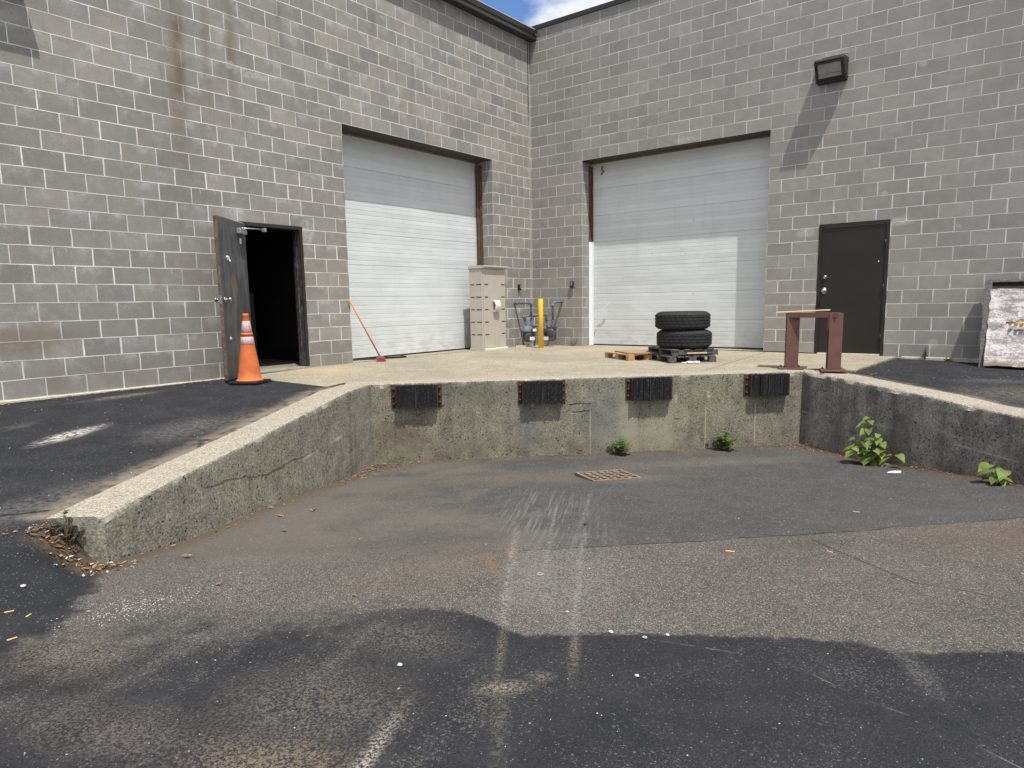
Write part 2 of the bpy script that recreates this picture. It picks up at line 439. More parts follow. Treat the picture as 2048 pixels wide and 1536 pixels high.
def mat_slab():
    s = S('slab_concrete', .9, .25)
    P = s.P; x, y, z = s.sep(P)
    fine = s.noise(P, 60., 4, .75); med = s.noise(P, 3.2, 6, .62); big = s.noise(P, .7, 4)
    c = s.mix(s.ss(med, .3, .7), (.290,.256,.192), (.352,.314,.242))
    c = s.gain(c, s.lin(big, .3, .7, .88, 1.1))
    d, vc = s.vor(P, 95.); q, q2, _ = s.sep(vc)
    c = s.gain(c, s.lin(q, 0., 1., .68, 1.30))
    c = s.mix(s.mul(s.ss(q2, .86, .92), .65), c, (.14,.125,.105))
    c = s.gain(c, s.lin(fine, .3, .7, .74, 1.26))
    w = s.mul(s.sub(s.noise(P, 2.5, 5, .65), .5), 1.5)
    for (a, b, ra, rb, f) in ((1.75,-2.75,.75,.42,.6),(2.8,-2.8,.6,.3,.6),(3.6,-3.9,.9,.45,.35),(1.2,-4.6,.7,.4,.3),(4.6,-2.2,.5,.4,.35),(2.4,-5.4,.5,.35,.4)):
        c = s.mix(s.mul(s.ell(x, y, a, b, ra, rb, .6, .7, w), f), c, (.235,.222,.19))
    for (a, b, ra, rb, f) in ((.5,-5.9,.5,.35,.5),(2.0,-1.0,.5,.3,.35)):
        c = s.mix(s.mul(s.ell(x, y, a, b, ra, rb, .3, .7, w), f), c, (.46,.36,.22))
    jx = s.add(s.add(5.0, s.mul(s.add(y, 1.75), -.07)), s.mul(s.sub(s.noise(P, 4., 3), .5), .03))
    jt = s.ss(s.m('ABSOLUTE', s.sub(x, jx)), .006, .014, 1., 0.)
    c = s.mix(s.mul(jt, .75), c, (.10,.09,.075))
    nm = s.bump(s.sub(s.add(fine, s.mul(q, .3)), jt), .004, .8)
    return s.done(c, None, nm)
M_slab = mat_slab()

def mat_driveway():
    s = S('driveway_asphalt', .92, .10)
    P = s.P; t, yn, z = s.sep(P)
    n = s.mul(yn, -1.)
    big = s.noise(P, .8, 5, .6); med = s.noise(P, 3.5, 6, .65); fine = s.noise(P, 90., 4, .8)
    w = s.mul(s.sub(s.noise(P, 2.0, 6, .65), .5), 1.3)
    wig = s.mul(s.sub(s.noise(P, 5., 5, .7), .5), .22)
    # --- old coarse asphalt of the approach
    d, vc = s.vor(P, 130.); q, q2, q3 = s.sep(vc)
    old = s.mix(s.ss(med, .3, .7), (.074,.071,.066), (.092,.088,.081))
    stone = s.mix(s.ss(q2, 0., 1.), (.255,.235,.21), (.035,.034,.034))
    old = s.mix(s.mul(s.ss(d, .55, .40), .8), old, stone)
    old = s.mix(s.mul(s.ss(q, .90, .94), s.ss(d, .55, .4), .75), old, (.38,.35,.30))
    old = s.mix(s.mul(s.ss(q3, .92, .95), s.ss(d, .55, .4), .6), old, (.26,.13,.075))
    old = s.gain(old, s.lin(fine, .3, .7, .70, 1.32))
    old = s.gain(old, s.lin(big, .3, .7, .86, 1.12))
    # --- smoother overlay by the dock
    d2, vc2 = s.vor(P, 190.); a1, a2, _ = s.sep(vc2)
    pat = s.mix(s.ss(med, .3, .7), (.064,.0645,.064), (.082,.081,.079))
    pat = s.gain(pat, s.lin(a1, 0., 1., .66, 1.36))
    pat = s.gain(pat, s.lin(fine, .3, .7, .78, 1.22))
    pat = s.mix(s.mul(s.ss(a2, .95, .97), .6), pat, (.33,.32,.30))
    silt = s.ss(s.add(s.sub(s.noise(P, 1.1, 5, .6), s.lin(t, -1., 2.6, -.22, .22)), s.mul(s.lin(n, 0., 1.2, .16, 0.), 1.)), .40, .66)
    pat = s.mix(s.mul(silt, .72), pat, s.gain((.140,.124,.106), s.mul(s.lin(fine, .3, .7, .72, 1.28), s.lin(a1, 0., 1., .8, 1.2))))
    pe = s.curve(t, [(-3,4.05),(.3,4.09),(.68,4.16),(1.31,4.11),(2.43,4.11),(3.15,4.06),(3.53,4.03),(3.75,4.02),(3.86,3.98),(4.32,3.97),(4.97,3.89),(7,3.75)], -3., 7., 3., 5.)
    pe = s.add(pe, s.mul(wig, .2))
    inpat = s.ss(s.sub(n, pe), -.012, .012, 1., 0.)
    blur = s.ss(t, .2, 1.3)                           # the seam is lost under silt on the left
    inpat = s.add(s.mul(inpat, blur), s.mul(s.inv(blur), s.ss(s.add(s.sub(n, pe), s.mul(wig, 3.)), -.6, .5, 1., 0.)))
    c = s.mix(inpat, old, pat)
    seam = s.mul(s.ss(s.m('ABSOLUTE', s.sub(n, pe)), .004, .016, 1., 0.), s.ss(t, 1.0, 1.6), s.ss(s.noise(P, 9., 3), .3, .55))
    c = s.mix(s.mul(seam, .8), c, (.025,.023,.02))
    # --- stains on the approach
    lightw = s.noise(s.comb(s.mul(s.add(t, s.mul(n, .26)), 34.), s.mul(n, 1.1), 0.), 1., 6, .68, .2)
    c = s.mix(s.mul(s.ell(t, n, 1.62, 3.05, .36, 1.0, .03, .7, w), s.ss(lightw, .46, .68), .44), c, s.gain((.27,.27,.265), s.lin(fine, .3, .7, .7, 1.3)))
    c = s.mix(s.mul(s.ell(t, n, 1.45, 4.5, .30, .7, .1, .7, w), s.ss(s.noise(P, 60., 3, .7), .48, .6), .45), c, (.24,.235,.225))
    for (a, b, ra, rb, ro, colr, f) in ((.92,4.2,.34,.26,.3,(.19,.125,.085),.22),(.55,4.45,.45,.22,-.4,(.16,.12,.095),.25),(1.18,4.14,.035,.06,0,(.27,.14,.055),.45),(1.05,4.28,.025,.12,0,(.27,.14,.055),.5),
                                    (.3,3.2,.9,.7,0,(.14,.122,.105),.3),(1.6,1.2,1.4,.3,0,(.155,.13,.10),.7),(2.7,1.5,.45,.25,0,(.16,.14,.11),.7),(3.8,.75,1.3,.22,0,(.16,.145,.12),.6),(4.5,3.5,.7,.3,0,(.10,.10,.10),.4),(3.1,4.25,.25,.12,0,(.06,.05,.045),.6),(4.6,4.35,.8,.3,0,(.125,.085,.068),.6)):
        c = s.mix(s.mul(s.ell(t, n, a, b, ra, rb, ro, .9, w), f, s.ss(s.noise(P, 40., 4, .75), .34, .58)), c, s.gain(colr, s.lin(fine, .3, .7, .75, 1.25)))
    for (t0, sl, wd_, na, nb, f0) in ((1.22,-.17,.030,3.2,5.3,.6),(1.68,-.26,.020,3.4,5.3,.6),(1.45,-.22,.018,2.3,4.6,.5),(1.62,-.30,.02,2.0,4.0,.45),(1.36,-.2,.13,3.9,5.0,.30)):
        q_ = s.sub(t, s.add(t0, s.add(s.mul(s.sub(n, 4.), sl), s.mul(wig, .12))))
        f = s.mul(s.ss(s.m('ABSOLUTE', q_), 0., wd_*1.6, 1., 0.), s.ss(n, na, na+.4), s.ss(n, nb+.2, nb-.2), s.ss(s.noise(P, 55., 4, .75), .46, .60))
        c = s.mix(s.mul(f, f0*1.3), c, s.gain((.26,.25,.235), s.lin(fine, .3, .7, .8, 1.2)))
    crk = s.curve(n, [(4.1,3.17),(4.45,3.20),(4.75,3.25),(5.0,3.28),(5.12,3.45),(5.5,3.7)], 4.1, 5.5, 3., 4.)
    f = s.mul(s.ss(s.m('ABSOLUTE', s.sub(t, s.add(crk, s.mul(wig, .25)))), .003, .012, 1., 0.), s.ss(n, 4.12, 4.2), s.ss(n, 5.4, 5.2))
    c = s.mix(s.mul(f, .75), c, (.03,.027,.024))
    # --- fresh dark sealer in the foreground, worn through in worms and patches
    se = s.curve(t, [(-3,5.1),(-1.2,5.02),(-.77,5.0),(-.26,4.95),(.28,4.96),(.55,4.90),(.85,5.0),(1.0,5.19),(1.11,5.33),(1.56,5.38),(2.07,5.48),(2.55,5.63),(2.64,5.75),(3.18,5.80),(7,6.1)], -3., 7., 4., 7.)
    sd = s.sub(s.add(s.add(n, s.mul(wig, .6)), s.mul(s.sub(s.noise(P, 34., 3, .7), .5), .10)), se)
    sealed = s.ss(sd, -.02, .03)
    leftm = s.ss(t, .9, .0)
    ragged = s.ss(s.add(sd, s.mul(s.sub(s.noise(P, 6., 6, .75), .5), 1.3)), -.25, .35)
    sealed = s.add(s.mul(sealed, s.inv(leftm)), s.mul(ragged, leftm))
    worn = s.noise(s.comb(s.mul(t, 84.), s.mul(n, 84.), 0.), 1., 4, .7, 1.)
    wornz = s.noise(P, 2.4, 5, .6)
    strk = s.noise(s.comb(s.mul(s.add(t, s.mul(n, .55)), 5.), s.mul(s.sub(n, s.mul(t, .55)), .9), 3.), 1., 5, .62)
    thr = s.add(s.lin(wornz, .35, .7, .67, .54), s.mul(s.lin(strk, .4, .7, .04, -.12), s.ss(t, 1.4, .3)))
    wm = s.mul(s.ss(s.sub(worn, thr), -.06, .08), s.ss(s.noise(P, 120., 2), .30, .55))
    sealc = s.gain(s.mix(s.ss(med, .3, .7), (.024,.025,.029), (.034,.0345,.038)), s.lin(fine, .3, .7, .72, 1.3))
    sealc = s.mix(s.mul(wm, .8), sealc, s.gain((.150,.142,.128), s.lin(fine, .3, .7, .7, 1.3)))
    sealc = s.mix(s.mul(s.ss(q, .975, .985), s.ss(d, .5, .35), .55), sealc, (.24,.235,.22))
    for (a, b, ra, rb, ro, colr, f) in ((.98,5.5,.022,.3,.16,(.22,.19,.16),.5),(.97,5.78,.12,.05,0,(.27,.23,.18),.85),(1.12,5.72,.05,.04,0,(.24,.20,.16),.7),(1.30,5.52,.022,.2,.25,(.22,.20,.17),.6),(.93,6.0,.03,.2,.16,(.20,.18,.15),.35),
                                    (.45,6.2,.028,.28,.35,(.36,.33,.28),.85),(.15,6.12,.26,.09,.2,(.20,.155,.10),.75),(-.9,5.2,.38,.18,.5,(.22,.18,.14),.7),(.25,5.75,.32,.22,.2,(.18,.155,.13),.55),(.6,5.3,.25,.16,.4,(.18,.165,.145),.5),(-.4,5.9,.5,.14,.5,(.17,.14,.125),.5),(2.62,5.9,.04,.2,.3,(.16,.155,.15),.5)):
        sealc = s.mix(s.mul(s.ell(t, n, a, b, ra, rb, ro, .8, s.mul(w, 1.2)), f, s.ss(s.noise(P, 85., 3, .75), .44, .58)), sealc, s.gain(colr, s.lin(fine, .3, .7, .7, 1.3)))
    ck2 = s.curve(t, [(1.6,5.42),(2.0,5.65),(2.17,5.80),(2.27,6.05),(2.41,6.21),(2.6,6.6)], 1.6, 2.6, 5., 7.)
    f = s.mul(s.ss(s.m('ABSOLUTE', s.sub(n, s.add(ck2, s.mul(wig, .2)))), .002, .012, 1., 0.), s.ss(s.noise(P, 5., 3), .42, .6), s.ss(t, 1.65, 1.9), s.ss(t, 2.62, 2.5))
    sealc = s.mix(s.mul(f, .7), sealc, (.24,.22,.19))
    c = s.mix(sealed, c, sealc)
    # --- the two sealed lots beside the ramp
    lot = s.mix(s.ss(med, .3, .7), (.024,.0255,.030), (.036,.037,.041))
    lot = s.gain(lot, s.lin(fine, .3, .7, .75, 1.28))
    isl = s.ss(s.add(s.sub(t, s.curve(n, [(-2,.5),(0,-.17),(3.9,-1.45),(4.15,-1.28),(5.,-1.27),(6.5,-1.45),(9,-1.9)], -2., 9., -3., 2.)), s.mul(s.ss(n, 4., 4.5), s.add(s.mul(wig, 3.), -.10))), s.lin(n, 4., 4.8, -.03, -.05), s.lin(n, 4., 4.8, .03, .12), 1., 0.)
    c = s.mix(isl, c, lot)
    # crack where the lot rolls over into the ramp, dirt round the kerb ends
    f = s.mul(s.ell(t, n, -1.37, 4.06, .24, .09, -.5, .6, w), .85)
    c = s.mix(f, c, s.gain((.080,.062,.046), s.lin(fine, .3, .7, .6, 1.4)))
    f = s.mul(s.ss(n, .0, .42, 1., 0.), s.ss(t, -.3, .2), s.ss(t, 5.9, 5.4), s.ss(s.noise(P, 3.4, 4), .3, .6))
    c = s.mix(s.mul(f, .75), c, s.gain((.115,.088,.064), s.lin(fine, .3, .7, .7, 1.35)))
    il = s.sub(t, s.mul(n, -.325))
    f = s.mul(s.ss(s.add(il, s.mul(wig, .6)), .26, .03), s.ss(il, -.1, 0.), s.ss(n, 0., .3), s.ss(n, 4.3, 4.))
    c = s.mix(s.mul(f, .75), c, s.gain((.105,.078,.055), s.lin(fine, .3, .7, .7, 1.35)))
    ir = s.sub(s.add(s.mul(n, .268), 5.44), t)
    f = s.mul(s.ss(s.add(ir, s.mul(wig, .6)), .22, .03), s.ss(ir, -.1, 0.), s.ss(n, 0., .3))
    c = s.mix(s.mul(f, .8), c, s.gain((.10,.062,.042), s.lin(fine, .3, .7, .7, 1.35)))
    hgt = s.add(s.mul(fine, .6), s.mul(s.ss(d, .6, .2), .5))
    nm = s.bump(hgt, .006, .8)
    return s.done(c, s.lin(sealed, 0., 1., .95, .85), nm)
def mat_lot():
    s = S('lot_asphalt', .92, .10)
    P = s.P; t, yn, z = s.sep(P)
    n = s.mul(yn, -1.)
    med = s.noise(P, 3.5, 6, .65); fine = s.noise(P, 90., 4, .8)
    w = s.mul(s.sub(s.noise(P, 2.0, 6, .65), .5), 1.3)
    wig = s.mul(s.sub(s.noise(P, 5., 5, .7), .5), .22)
    d2, vc2 = s.vor(P, 190.); a1, a2, _ = s.sep(vc2)
    lot = s.mix(s.ss(med, .3, .7), (.024,.0255,.030), (.036,.037,.041))
    lot = s.gain(lot, s.lin(fine, .3, .7, .75, 1.28))
    dust = s.noise(s.comb(s.mul(s.add(t, s.mul(n, .4)), 1.6), s.mul(s.sub(n, s.mul(t, .4)), .8), 1.), 1.4, 6, .65)
    lot = s.mix(s.mul(s.ss(dust, .58, .82), .38), lot, s.gain((.19,.175,.15), s.lin(fine, .3, .7, .7, 1.3)))
    lot = s.mix(s.mul(s.ss(a2, .975, .985), .5), lot, (.22,.21,.20))
    for (a, b, ra, rb, ro, colr, f) in ((-2.37,2.1,.27,.08,-1.15,(.60,.57,.52),.85),(-2.66,.3,.36,.10,-.9,(.27,.235,.18),.65),(-1.4,1.85,.45,.22,-.9,(.17,.16,.145),.55),(-1.8,3.7,.5,.2,-.9,(.15,.145,.14),.6),(6.9,1.7,.55,.35,.2,(.15,.14,.11),.65),(7.3,1.0,.4,.12,.2,(.15,.145,.14),.5),(-2.6,-.8,.3,.1,-.9,(.22,.20,.17),.5)):
        lot = s.mix(s.mul(s.ell(t, n, a, b, ra, rb, ro, .85, s.mul(w, 1.3)), f, s.ss(s.noise(P, 26., 5, .75), .36, .60)), lot, s.gain(colr, s.lin(fine, .3, .7, .75, 1.25)))
    ec = s.add(s.mul(n, -.325), -.36)                 # silt along the back of the kerbs
    dl = s.mul(s.ss(s.add(s.sub(t, ec), s.mul(wig, 1.2)), -.26, -.02), s.ss(n, 4.0, 3.9), s.ss(n, -.2, .4), s.ss(t, 1., .4))
    er = s.add(s.mul(n, .268), 5.81)
    dr = s.mul(s.ss(s.add(s.sub(er, t), s.mul(wig, .9)), -.2, -.02), s.ss(n, -.2, .5), s.ss(t, 5., 5.5))
    lot = s.mix(s.mul(s.mx(dl, dr), s.ss(s.noise(P, 8., 4), .3, .55), .85), lot, s.gain((.22,.185,.145), s.lin(fine, .3, .7, .75, 1.25)))
    c = lot
    ck3 = s.curve(t, [(-4,4.35),(-2.6,4.1),(-2.2,3.97),(-1.95,3.86),(-1.7,3.80),(-1.3,3.78)], -4., -1.3, 3., 5.)
    f = s.mul(s.ss(s.m('ABSOLUTE', s.sub(n, s.add(ck3, s.mul(wig, .3)))), .006, .022, 1., 0.), s.ss(t, -1.62, -1.72))
    c = s.mix(s.mul(f, .85), c, (.018,.016,.014))
    f = s.mul(s.ell(t, n, -1.37, 4.06, .24, .09, -.5, .6, w), .85)
    c = s.mix(f, c, s.gain((.12,.085,.055), s.lin(fine, .3, .7, .6, 1.4)))
    nm = s.bump(s.add(fine, s.mul(a1, .3)), .005, .8)
    return s.done(c, .93, nm)
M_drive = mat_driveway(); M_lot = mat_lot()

# ------------------------------------------------------------------ other materials
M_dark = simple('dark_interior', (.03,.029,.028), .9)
M_bronze = simple('bronze_metal', (.028,.024,.021), .45, 0., .15, 3., .4, ((.06,.055,.05), .3))
M_soffit = simple('steel_soffit', (.05,.048,.045), .6)
M_rustang = simple('rusty_angle', (.125,.080,.052), .8, 0., .5, 14., .2, ((.035,.024,.018), .8))
M_header = simple('header_trim', (.17,.125,.085), .8, 0., .4, 9., .2, ((.06,.045,.03), .7))
M_white = simple('white_trim', (.78,.79,.80), .5, 0., .06, 5.)
M_steelR = simple('primer_steel', (.150,.072,.060), .55, 0., .18, 7., .35, ((.10,.075,.065), .5), .1)
M_chrome = simple('chrome', (.42,.42,.42), .35, 1., .1, 20.)
M_alu = simple('grey_closer', (.42,.43,.45), .4, .6, .1, 20.)
def mat_bumper():
    s = S('bumper_rubber', .75, .25)
    x, y, z = s.sep(s.P)
    ply = s.noise(s.comb(s.mul(x, 70.), s.mul(y, 4.), s.mul(z, 3.)), 1., 2); sc_ = s.noise(s.P, 60., 4, .7)
    c = s.mix(s.ss(ply, .57, .74), (.010,.010,.012), (.038,.038,.042))  # highlights on the laminations painted as lighter plies
    c = s.mix(s.mul(s.ss(sc_, .56, .66), .5), c, (.16,.155,.15))
    return s.done(c, None, s.bump(sc_, .004, .6))
M_bumper = mat_bumper()
M_rust = simple('rusted_plate', (.075,.042,.032), .85, 0., .45, 22., .2, ((.035,.022,.016), .7), .5, 60.)
M_yellow = simple('bollard_yellow', (.85,.52,.02), .35, 0., .05, 4., .45)
M_pipe = simple('meter_grey_paint', (.135,.155,.190), .5, 0., .15, 14., .35, ((.12,.13,.15), .4))
M_meter = simple('meter_body', (.055,.068,.078), .45, 0., .15, 12., .4)
M_meterd = simple('meter_index', (.075,.06,.055), .5, 0., .3, 30.)
M_label = simple('paper_label', (.72,.72,.70), .6, 0., .08, 30., .3, ((.2,.2,.2), .45))
M_rubber = simple('tyre_rubber', (.022,.022,.024), .72, 0., .25, 10., .3, ((.05,.05,.05), .35), .3, 60.)
M_black = simple('black_rubber', (.013,.013,.014), .65, 0., .3, 12.)
M_cab = simple('cabinet_resin', (.46,.42,.37), .55, 0., .05, 3., .3)
M_cabw = simple('cabinet_cream', (.74,.70,.64), .5, 0., .05, 3., .3)
M_cord = simple('white_cord', (.74,.70,.68), .6, 0., .1, 30.)
M_slot = simple('slot_shadow_brown', (.07,.06,.05), .9)
M_orange = simple('cone_orange', (.60,.150,.045), .6, 0., .2, 9., .3, ((.30,.13,.07), .45))
M_band = simple('cone_band', (.60,.44,.42), .45, 0., .15, 20., .4, ((.45,.12,.07), .85))
M_broomr = simple('broom_red', (.36,.06,.06), .8, 0., .35, 30.)
M_broomh = simple('broom_handle', (.62,.20,.045), .5, 0., .15, 20.)
M_broomb = simple('broom_block', (.20,.15,.12), .8, 0., .5, 30.)
M_leafg = None
def mat_wood(name, a, b, sc=1., axis=0):
    s = S(name, .85, .2)
    x, y, z = s.sep(s.P)
    v = s.comb(s.mul(x, 2. if axis == 0 else 18.), s.mul(y, 18. if axis == 0 else 2.), s.mul(z, 18.))
    g = s.noise(s.scale(v, sc), 1.6, 6, .7, .6); f = s.noise(s.P, 60., 3, .7)
    c = s.mix(s.ss(g, .3, .7), a, b)
    c = s.gain(c, s.lin(f, .3, .7, .85, 1.15))
    return s.done(c, None, s.bump(g, .004, .6))
M_woodn = mat_wood('new_pallet_wood', (.50,.32,.16), (.36,.21,.10))
M_woodn2 = mat_wood('board_wood', (.40,.30,.19), (.22,.155,.095), 1., 1)
M_woodg = mat_wood('grey_pallet_wood', (.060,.055,.054), (.13,.122,.118))
M_ply = mat_wood('plywood', (.66,.50,.30), (.50,.36,.20))
M_woodd = mat_wood('weathered_frame', (.055,.052,.056), (.15,.142,.145), 1., 1)
M_chipw = simple('wood_chip', (.55,.38,.19), .8, 0., .3, 30.)
M_leafd = simple('dry_leaf', (.26,.145,.07), .8, 0., .4, 40.)
M_litter = simple('leaf_litter', (.11,.070,.045), .9, 0., .6, 30.)
M_litter2 = simple('leaf_litter_pale', (.34,.21,.11), .9, 0., .5, 30.)
M_stone = simple('pale_stone', (.50,.49,.47), .7, 0., .15, 30.)
M_stoneg = simple('grey_stone', (.30,.30,.32), .8, 0., .3, 30.)
M_stoneb = simple('brown_stone', (.20,.13,.09), .85, 0., .4, 30.)
M_tar = simple('tar_crumb', (.02,.02,.02), .8)
M_lens = simple('lamp_lens', (.26,.27,.28), .25, 0., .25, 5., .6)
M_lampb = simple('lamp_housing', (.018,.018,.018), .5, 0., .2, 8., .4)
M_grate = simple('iron_grate', (.23,.175,.14), .85, 0., .45, 26., .2, ((.04,.03,.025), .5))
def mat_leaf(name, a, b, back=0.):
    s = S(name, .5, .35)
    n = s.noise(s.P, 9., 3); c = s.mix(s.ss(n, .35, .65), a, b)
    s.b.inputs['Subsurface Weight'].default_value = 0.
    m = s.done(c)
    nt = s.nt; tr = s.N.new('ShaderNodeBsdfTranslucent'); mxs = s.N.new('ShaderNodeMixShader')
    s.put(tr.inputs['Color'], s.gain(c, 1.6)); mxs.inputs[0].default_value = .35
    out = s.N['Material Output']
    nt.links.new(s.b.outputs[0], mxs.inputs[1]); nt.links.new(tr.outputs[0], mxs.inputs[2]); nt.links.new(mxs.outputs[0], out.inputs[0])
    return m
M_knot = mat_leaf('knotweed_leaf', (.125,.185,.036), (.225,.280,.085))
M_weed = mat_leaf('weed_leaf', (.085,.17,.04), (.19,.29,.085))
M_stem = simple('weed_stem', (.22,.10,.06), .7)
M_dryw = simple('dry_stems', (.34,.30,.22), .9)

def mat_door(name, dirt_spots):
    s = S(name, .42, .4)
    P = s.P; x, y, z = s.sep(P)
    n = s.noise(P, 1.4, 5, .6); f = s.noise(P, 40., 3)
    c = s.gain((.655,.690,.705), s.lin(n, .3, .7, .93, 1.04))
    rib = s.white(s.comb(s.m('FLOOR', s.m('DIVIDE', s.sub(z, .045), .0737)), 2., 1.))  # uneven shading from rib to rib, put into the tone
    c = s.gain(c, s.lin(rib, 0., 1., .94, 1.03))
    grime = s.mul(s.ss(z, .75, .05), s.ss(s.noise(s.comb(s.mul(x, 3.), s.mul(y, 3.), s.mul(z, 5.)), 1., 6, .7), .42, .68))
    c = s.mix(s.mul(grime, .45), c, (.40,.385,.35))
    ding = s.ss(s.vor(P, 1.7)[0], .02, .05, 1., 0.)
    c = s.mix(s.mul(ding, .35), c, (.38,.38,.38))
    st = s.noise(s.comb(s.mul(x, 9.), s.mul(y, 9.), s.mul(z, .6)), 1., 5, .6)
    c = s.mix(s.mul(s.ss(st, .5, .75), .12), c, (.47,.48,.48))
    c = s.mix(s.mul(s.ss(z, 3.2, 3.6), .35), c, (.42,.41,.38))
    w = s.mul(s.sub(s.noise(P, 6., 4, .6), .5), .8)
    for (a, b, ra, rb, ro, colr, fq) in dirt_spots:
        c = s.mix(s.mul(s.ell(x if 'right' in name else y, z, a, b, ra, rb, ro, .3, w), fq), c, colr)
    return s.done(c, s.lin(n, .3, .7, .36, .5), s.bump(s.noise(P, 1.7, 3), .05, .25))
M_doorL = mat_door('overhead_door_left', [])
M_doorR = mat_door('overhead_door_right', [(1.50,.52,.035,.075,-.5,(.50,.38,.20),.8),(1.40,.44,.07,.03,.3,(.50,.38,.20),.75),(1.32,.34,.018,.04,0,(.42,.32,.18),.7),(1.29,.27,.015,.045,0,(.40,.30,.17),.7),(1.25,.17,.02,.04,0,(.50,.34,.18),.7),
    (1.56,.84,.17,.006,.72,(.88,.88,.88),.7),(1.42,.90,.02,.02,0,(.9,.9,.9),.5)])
def mat_entry():
    s = S('worn_grey_door', .45, .4)
    P = s.P; x, y, z = s.sep(P)
    n = s.noise(s.comb(s.mul(x, 4.), s.mul(y, 4.), s.mul(z, 1.1)), 1.6, 6, .7)
    c = s.mix(s.ss(n, .32, .68), (.055,.056,.060), (.13,.135,.145))
    c = s.mix(s.mul(s.ell(x, z, .50, 1.22, .10, .13, 0., .6), .6), c, (.21,.17,.085))
    c = s.mix(s.mul(s.ss(z, .35, 0.), .6), c, (.035,.028,.025))
    ln = s.mul(s.ss(s.m('ABSOLUTE', s.sub(x, s.add(.46, s.mul(s.noise(P, 3., 3), .06)))), .004, .008, 1., 0.), s.ss(z, 1.0, .9))
    c = s.mix(s.mul(ln, .6), c, (.02,.02,.02))
    return s.done(c, s.lin(n, .3, .7, .35, .6), s.bump(s.noise(P, 5., 4), .01, .3))
M_entry = mat_entry()
M_edge = simple('worn_door_edge', (.12,.092,.075), .8, 0., .5, 8., .2, ((.30,.24,.19), .5))
def mat_brown_door():
    s = S('brown_door_paint', .5, .3)
    n = s.noise(s.P, 2.2, 4)
    c = s.gain((.024,.022,.019), s.lin(n, .3, .7, .9, 1.12))
    return s.done(c, s.lin(n, .3, .7, .38, .46), s.bump(n, .02, .25))
M_brown = mat_brown_door()
M_jamb = simple('scuffed_jamb', (.055,.055,.058), .5, 0., .4, 9., .4, ((.24,.25,.28), .6))
def mat_peel():
    s = S('peeling_white_panel', .85, .2)
    P = s.P; x, y, z = s.sep(P)
    n = s.noise(s.comb(s.mul(x, 5.), s.mul(y, 5.), s.mul(z, 14.)), 1., 7, .72)
    n2 = s.noise(P, 40., 4, .75); n3 = s.noise(P, 2.4, 4, .6)
    c = s.mix(s.ss(n3, .35, .6), (.66,.63,.62), (.48,.45,.44))
    d = s.add(s.mul(n, .6), s.mul(n2, .4))
    c = s.mix(s.mul(s.ss(d, .43, .56), .85), c, (.15,.142,.148))
    c = s.mix(s.mul(s.ss(z, .14, .07), s.ss(n, .4, .6), .85), c, (.24,.17,.11))
    return s.done(c, None, s.bump(d, .012, .8))
M_peel = mat_peel()
M_foam = simple('yellow_foam', (.52,.41,.22), .9, 0., .25, 20.)
M_foot = simple('footing_concrete', (.47,.44,.36), .9, 0., .3, 7., .2, ((.20,.17,.13), .5), .4)

# ------------------------------------------------------------------ dock frame and ground heights
DA = Vector((2.312, -6.559, 0)); DRZ = math.atan2(.699, .715)
MD = Matrix.Translation(DA) @ Matrix.Rotation(DRZ, 4, 'Z')         # local (t, -n, z)
MDi = MD.inverted()
def dxy(t, n): return MD @ Vector((t, -n, 0))
TL = lambda n: -.325*n
TR = lambda n: 5.44 + .268*n
LTOP = ([0,.54,1.64,2.4,3.3,3.76,3.97,5,6,9], [0,-.002,-.106,-.179,-.25,-.294,-.317,-.42,-.50,-.55])
RTOP = ([0,.5,1.12,1.66,2.13,2.6,4.4,6,9], [-.0,-.025,-.075,-.112,-.165,-.194,-.36,-.5,-.55])
LBOT = ([0,.65,1.57,2.42,3.08,3.52,3.96,6,9], [-.979,-.965,-.864,-.785,-.74,-.69,-.62,-.55,-.55])
RBOT = ([0,.25,.8,1.45,2.07,2.65,4,6,9], [-.945,-.955,-.965,-.915,-.872,-.838,-.69,-.57,-.55])
def floor_h(t, n):
    w = max(0., min(1., (t - TL(n)) / (TR(n) - TL(n))))
    return interp(n, *LBOT)*(1-w) + interp(n, *RBOT)*w
def lot_l(t, n, p):
    wz = interp(p.y, [-14,-12,-9.6,-7.1], [-.2,-.10,-.032,-.004])
    k = interp(max(n, 0.), *LTOP)
    w = max(0., min(1., p.x / max(.6, 2.1+.55*max(n, 0.)*.7)))
    return wz*(1-w) + (k-.012)*w
def lot_r(t, n, p):
    wz = interp(p.x, [6.6,7.5,7.9,10,14], [-.012,-.033,-.05,-.14,-.3])
    k = interp(max(n, 0.), *RTOP)
    w = max(0., min(1., -p.y / max(.6, 2.5+.5*max(n, 0.)*.7)))
    return wz*(1-w) + (k-.016)*w
def zone(t, n):
    if n < -.14: return 'L' if t < 2.6 else 'R'
    mL = TL(n) - .18 if n < 3.9 else interp(n, [3.9,4.15,5.,6.5,9.], [-1.45,-1.28,-1.27,-1.45,-1.9])
    if t < mL: return 'L'
    if t > TR(n) + .19: return 'R'
    return 'P'
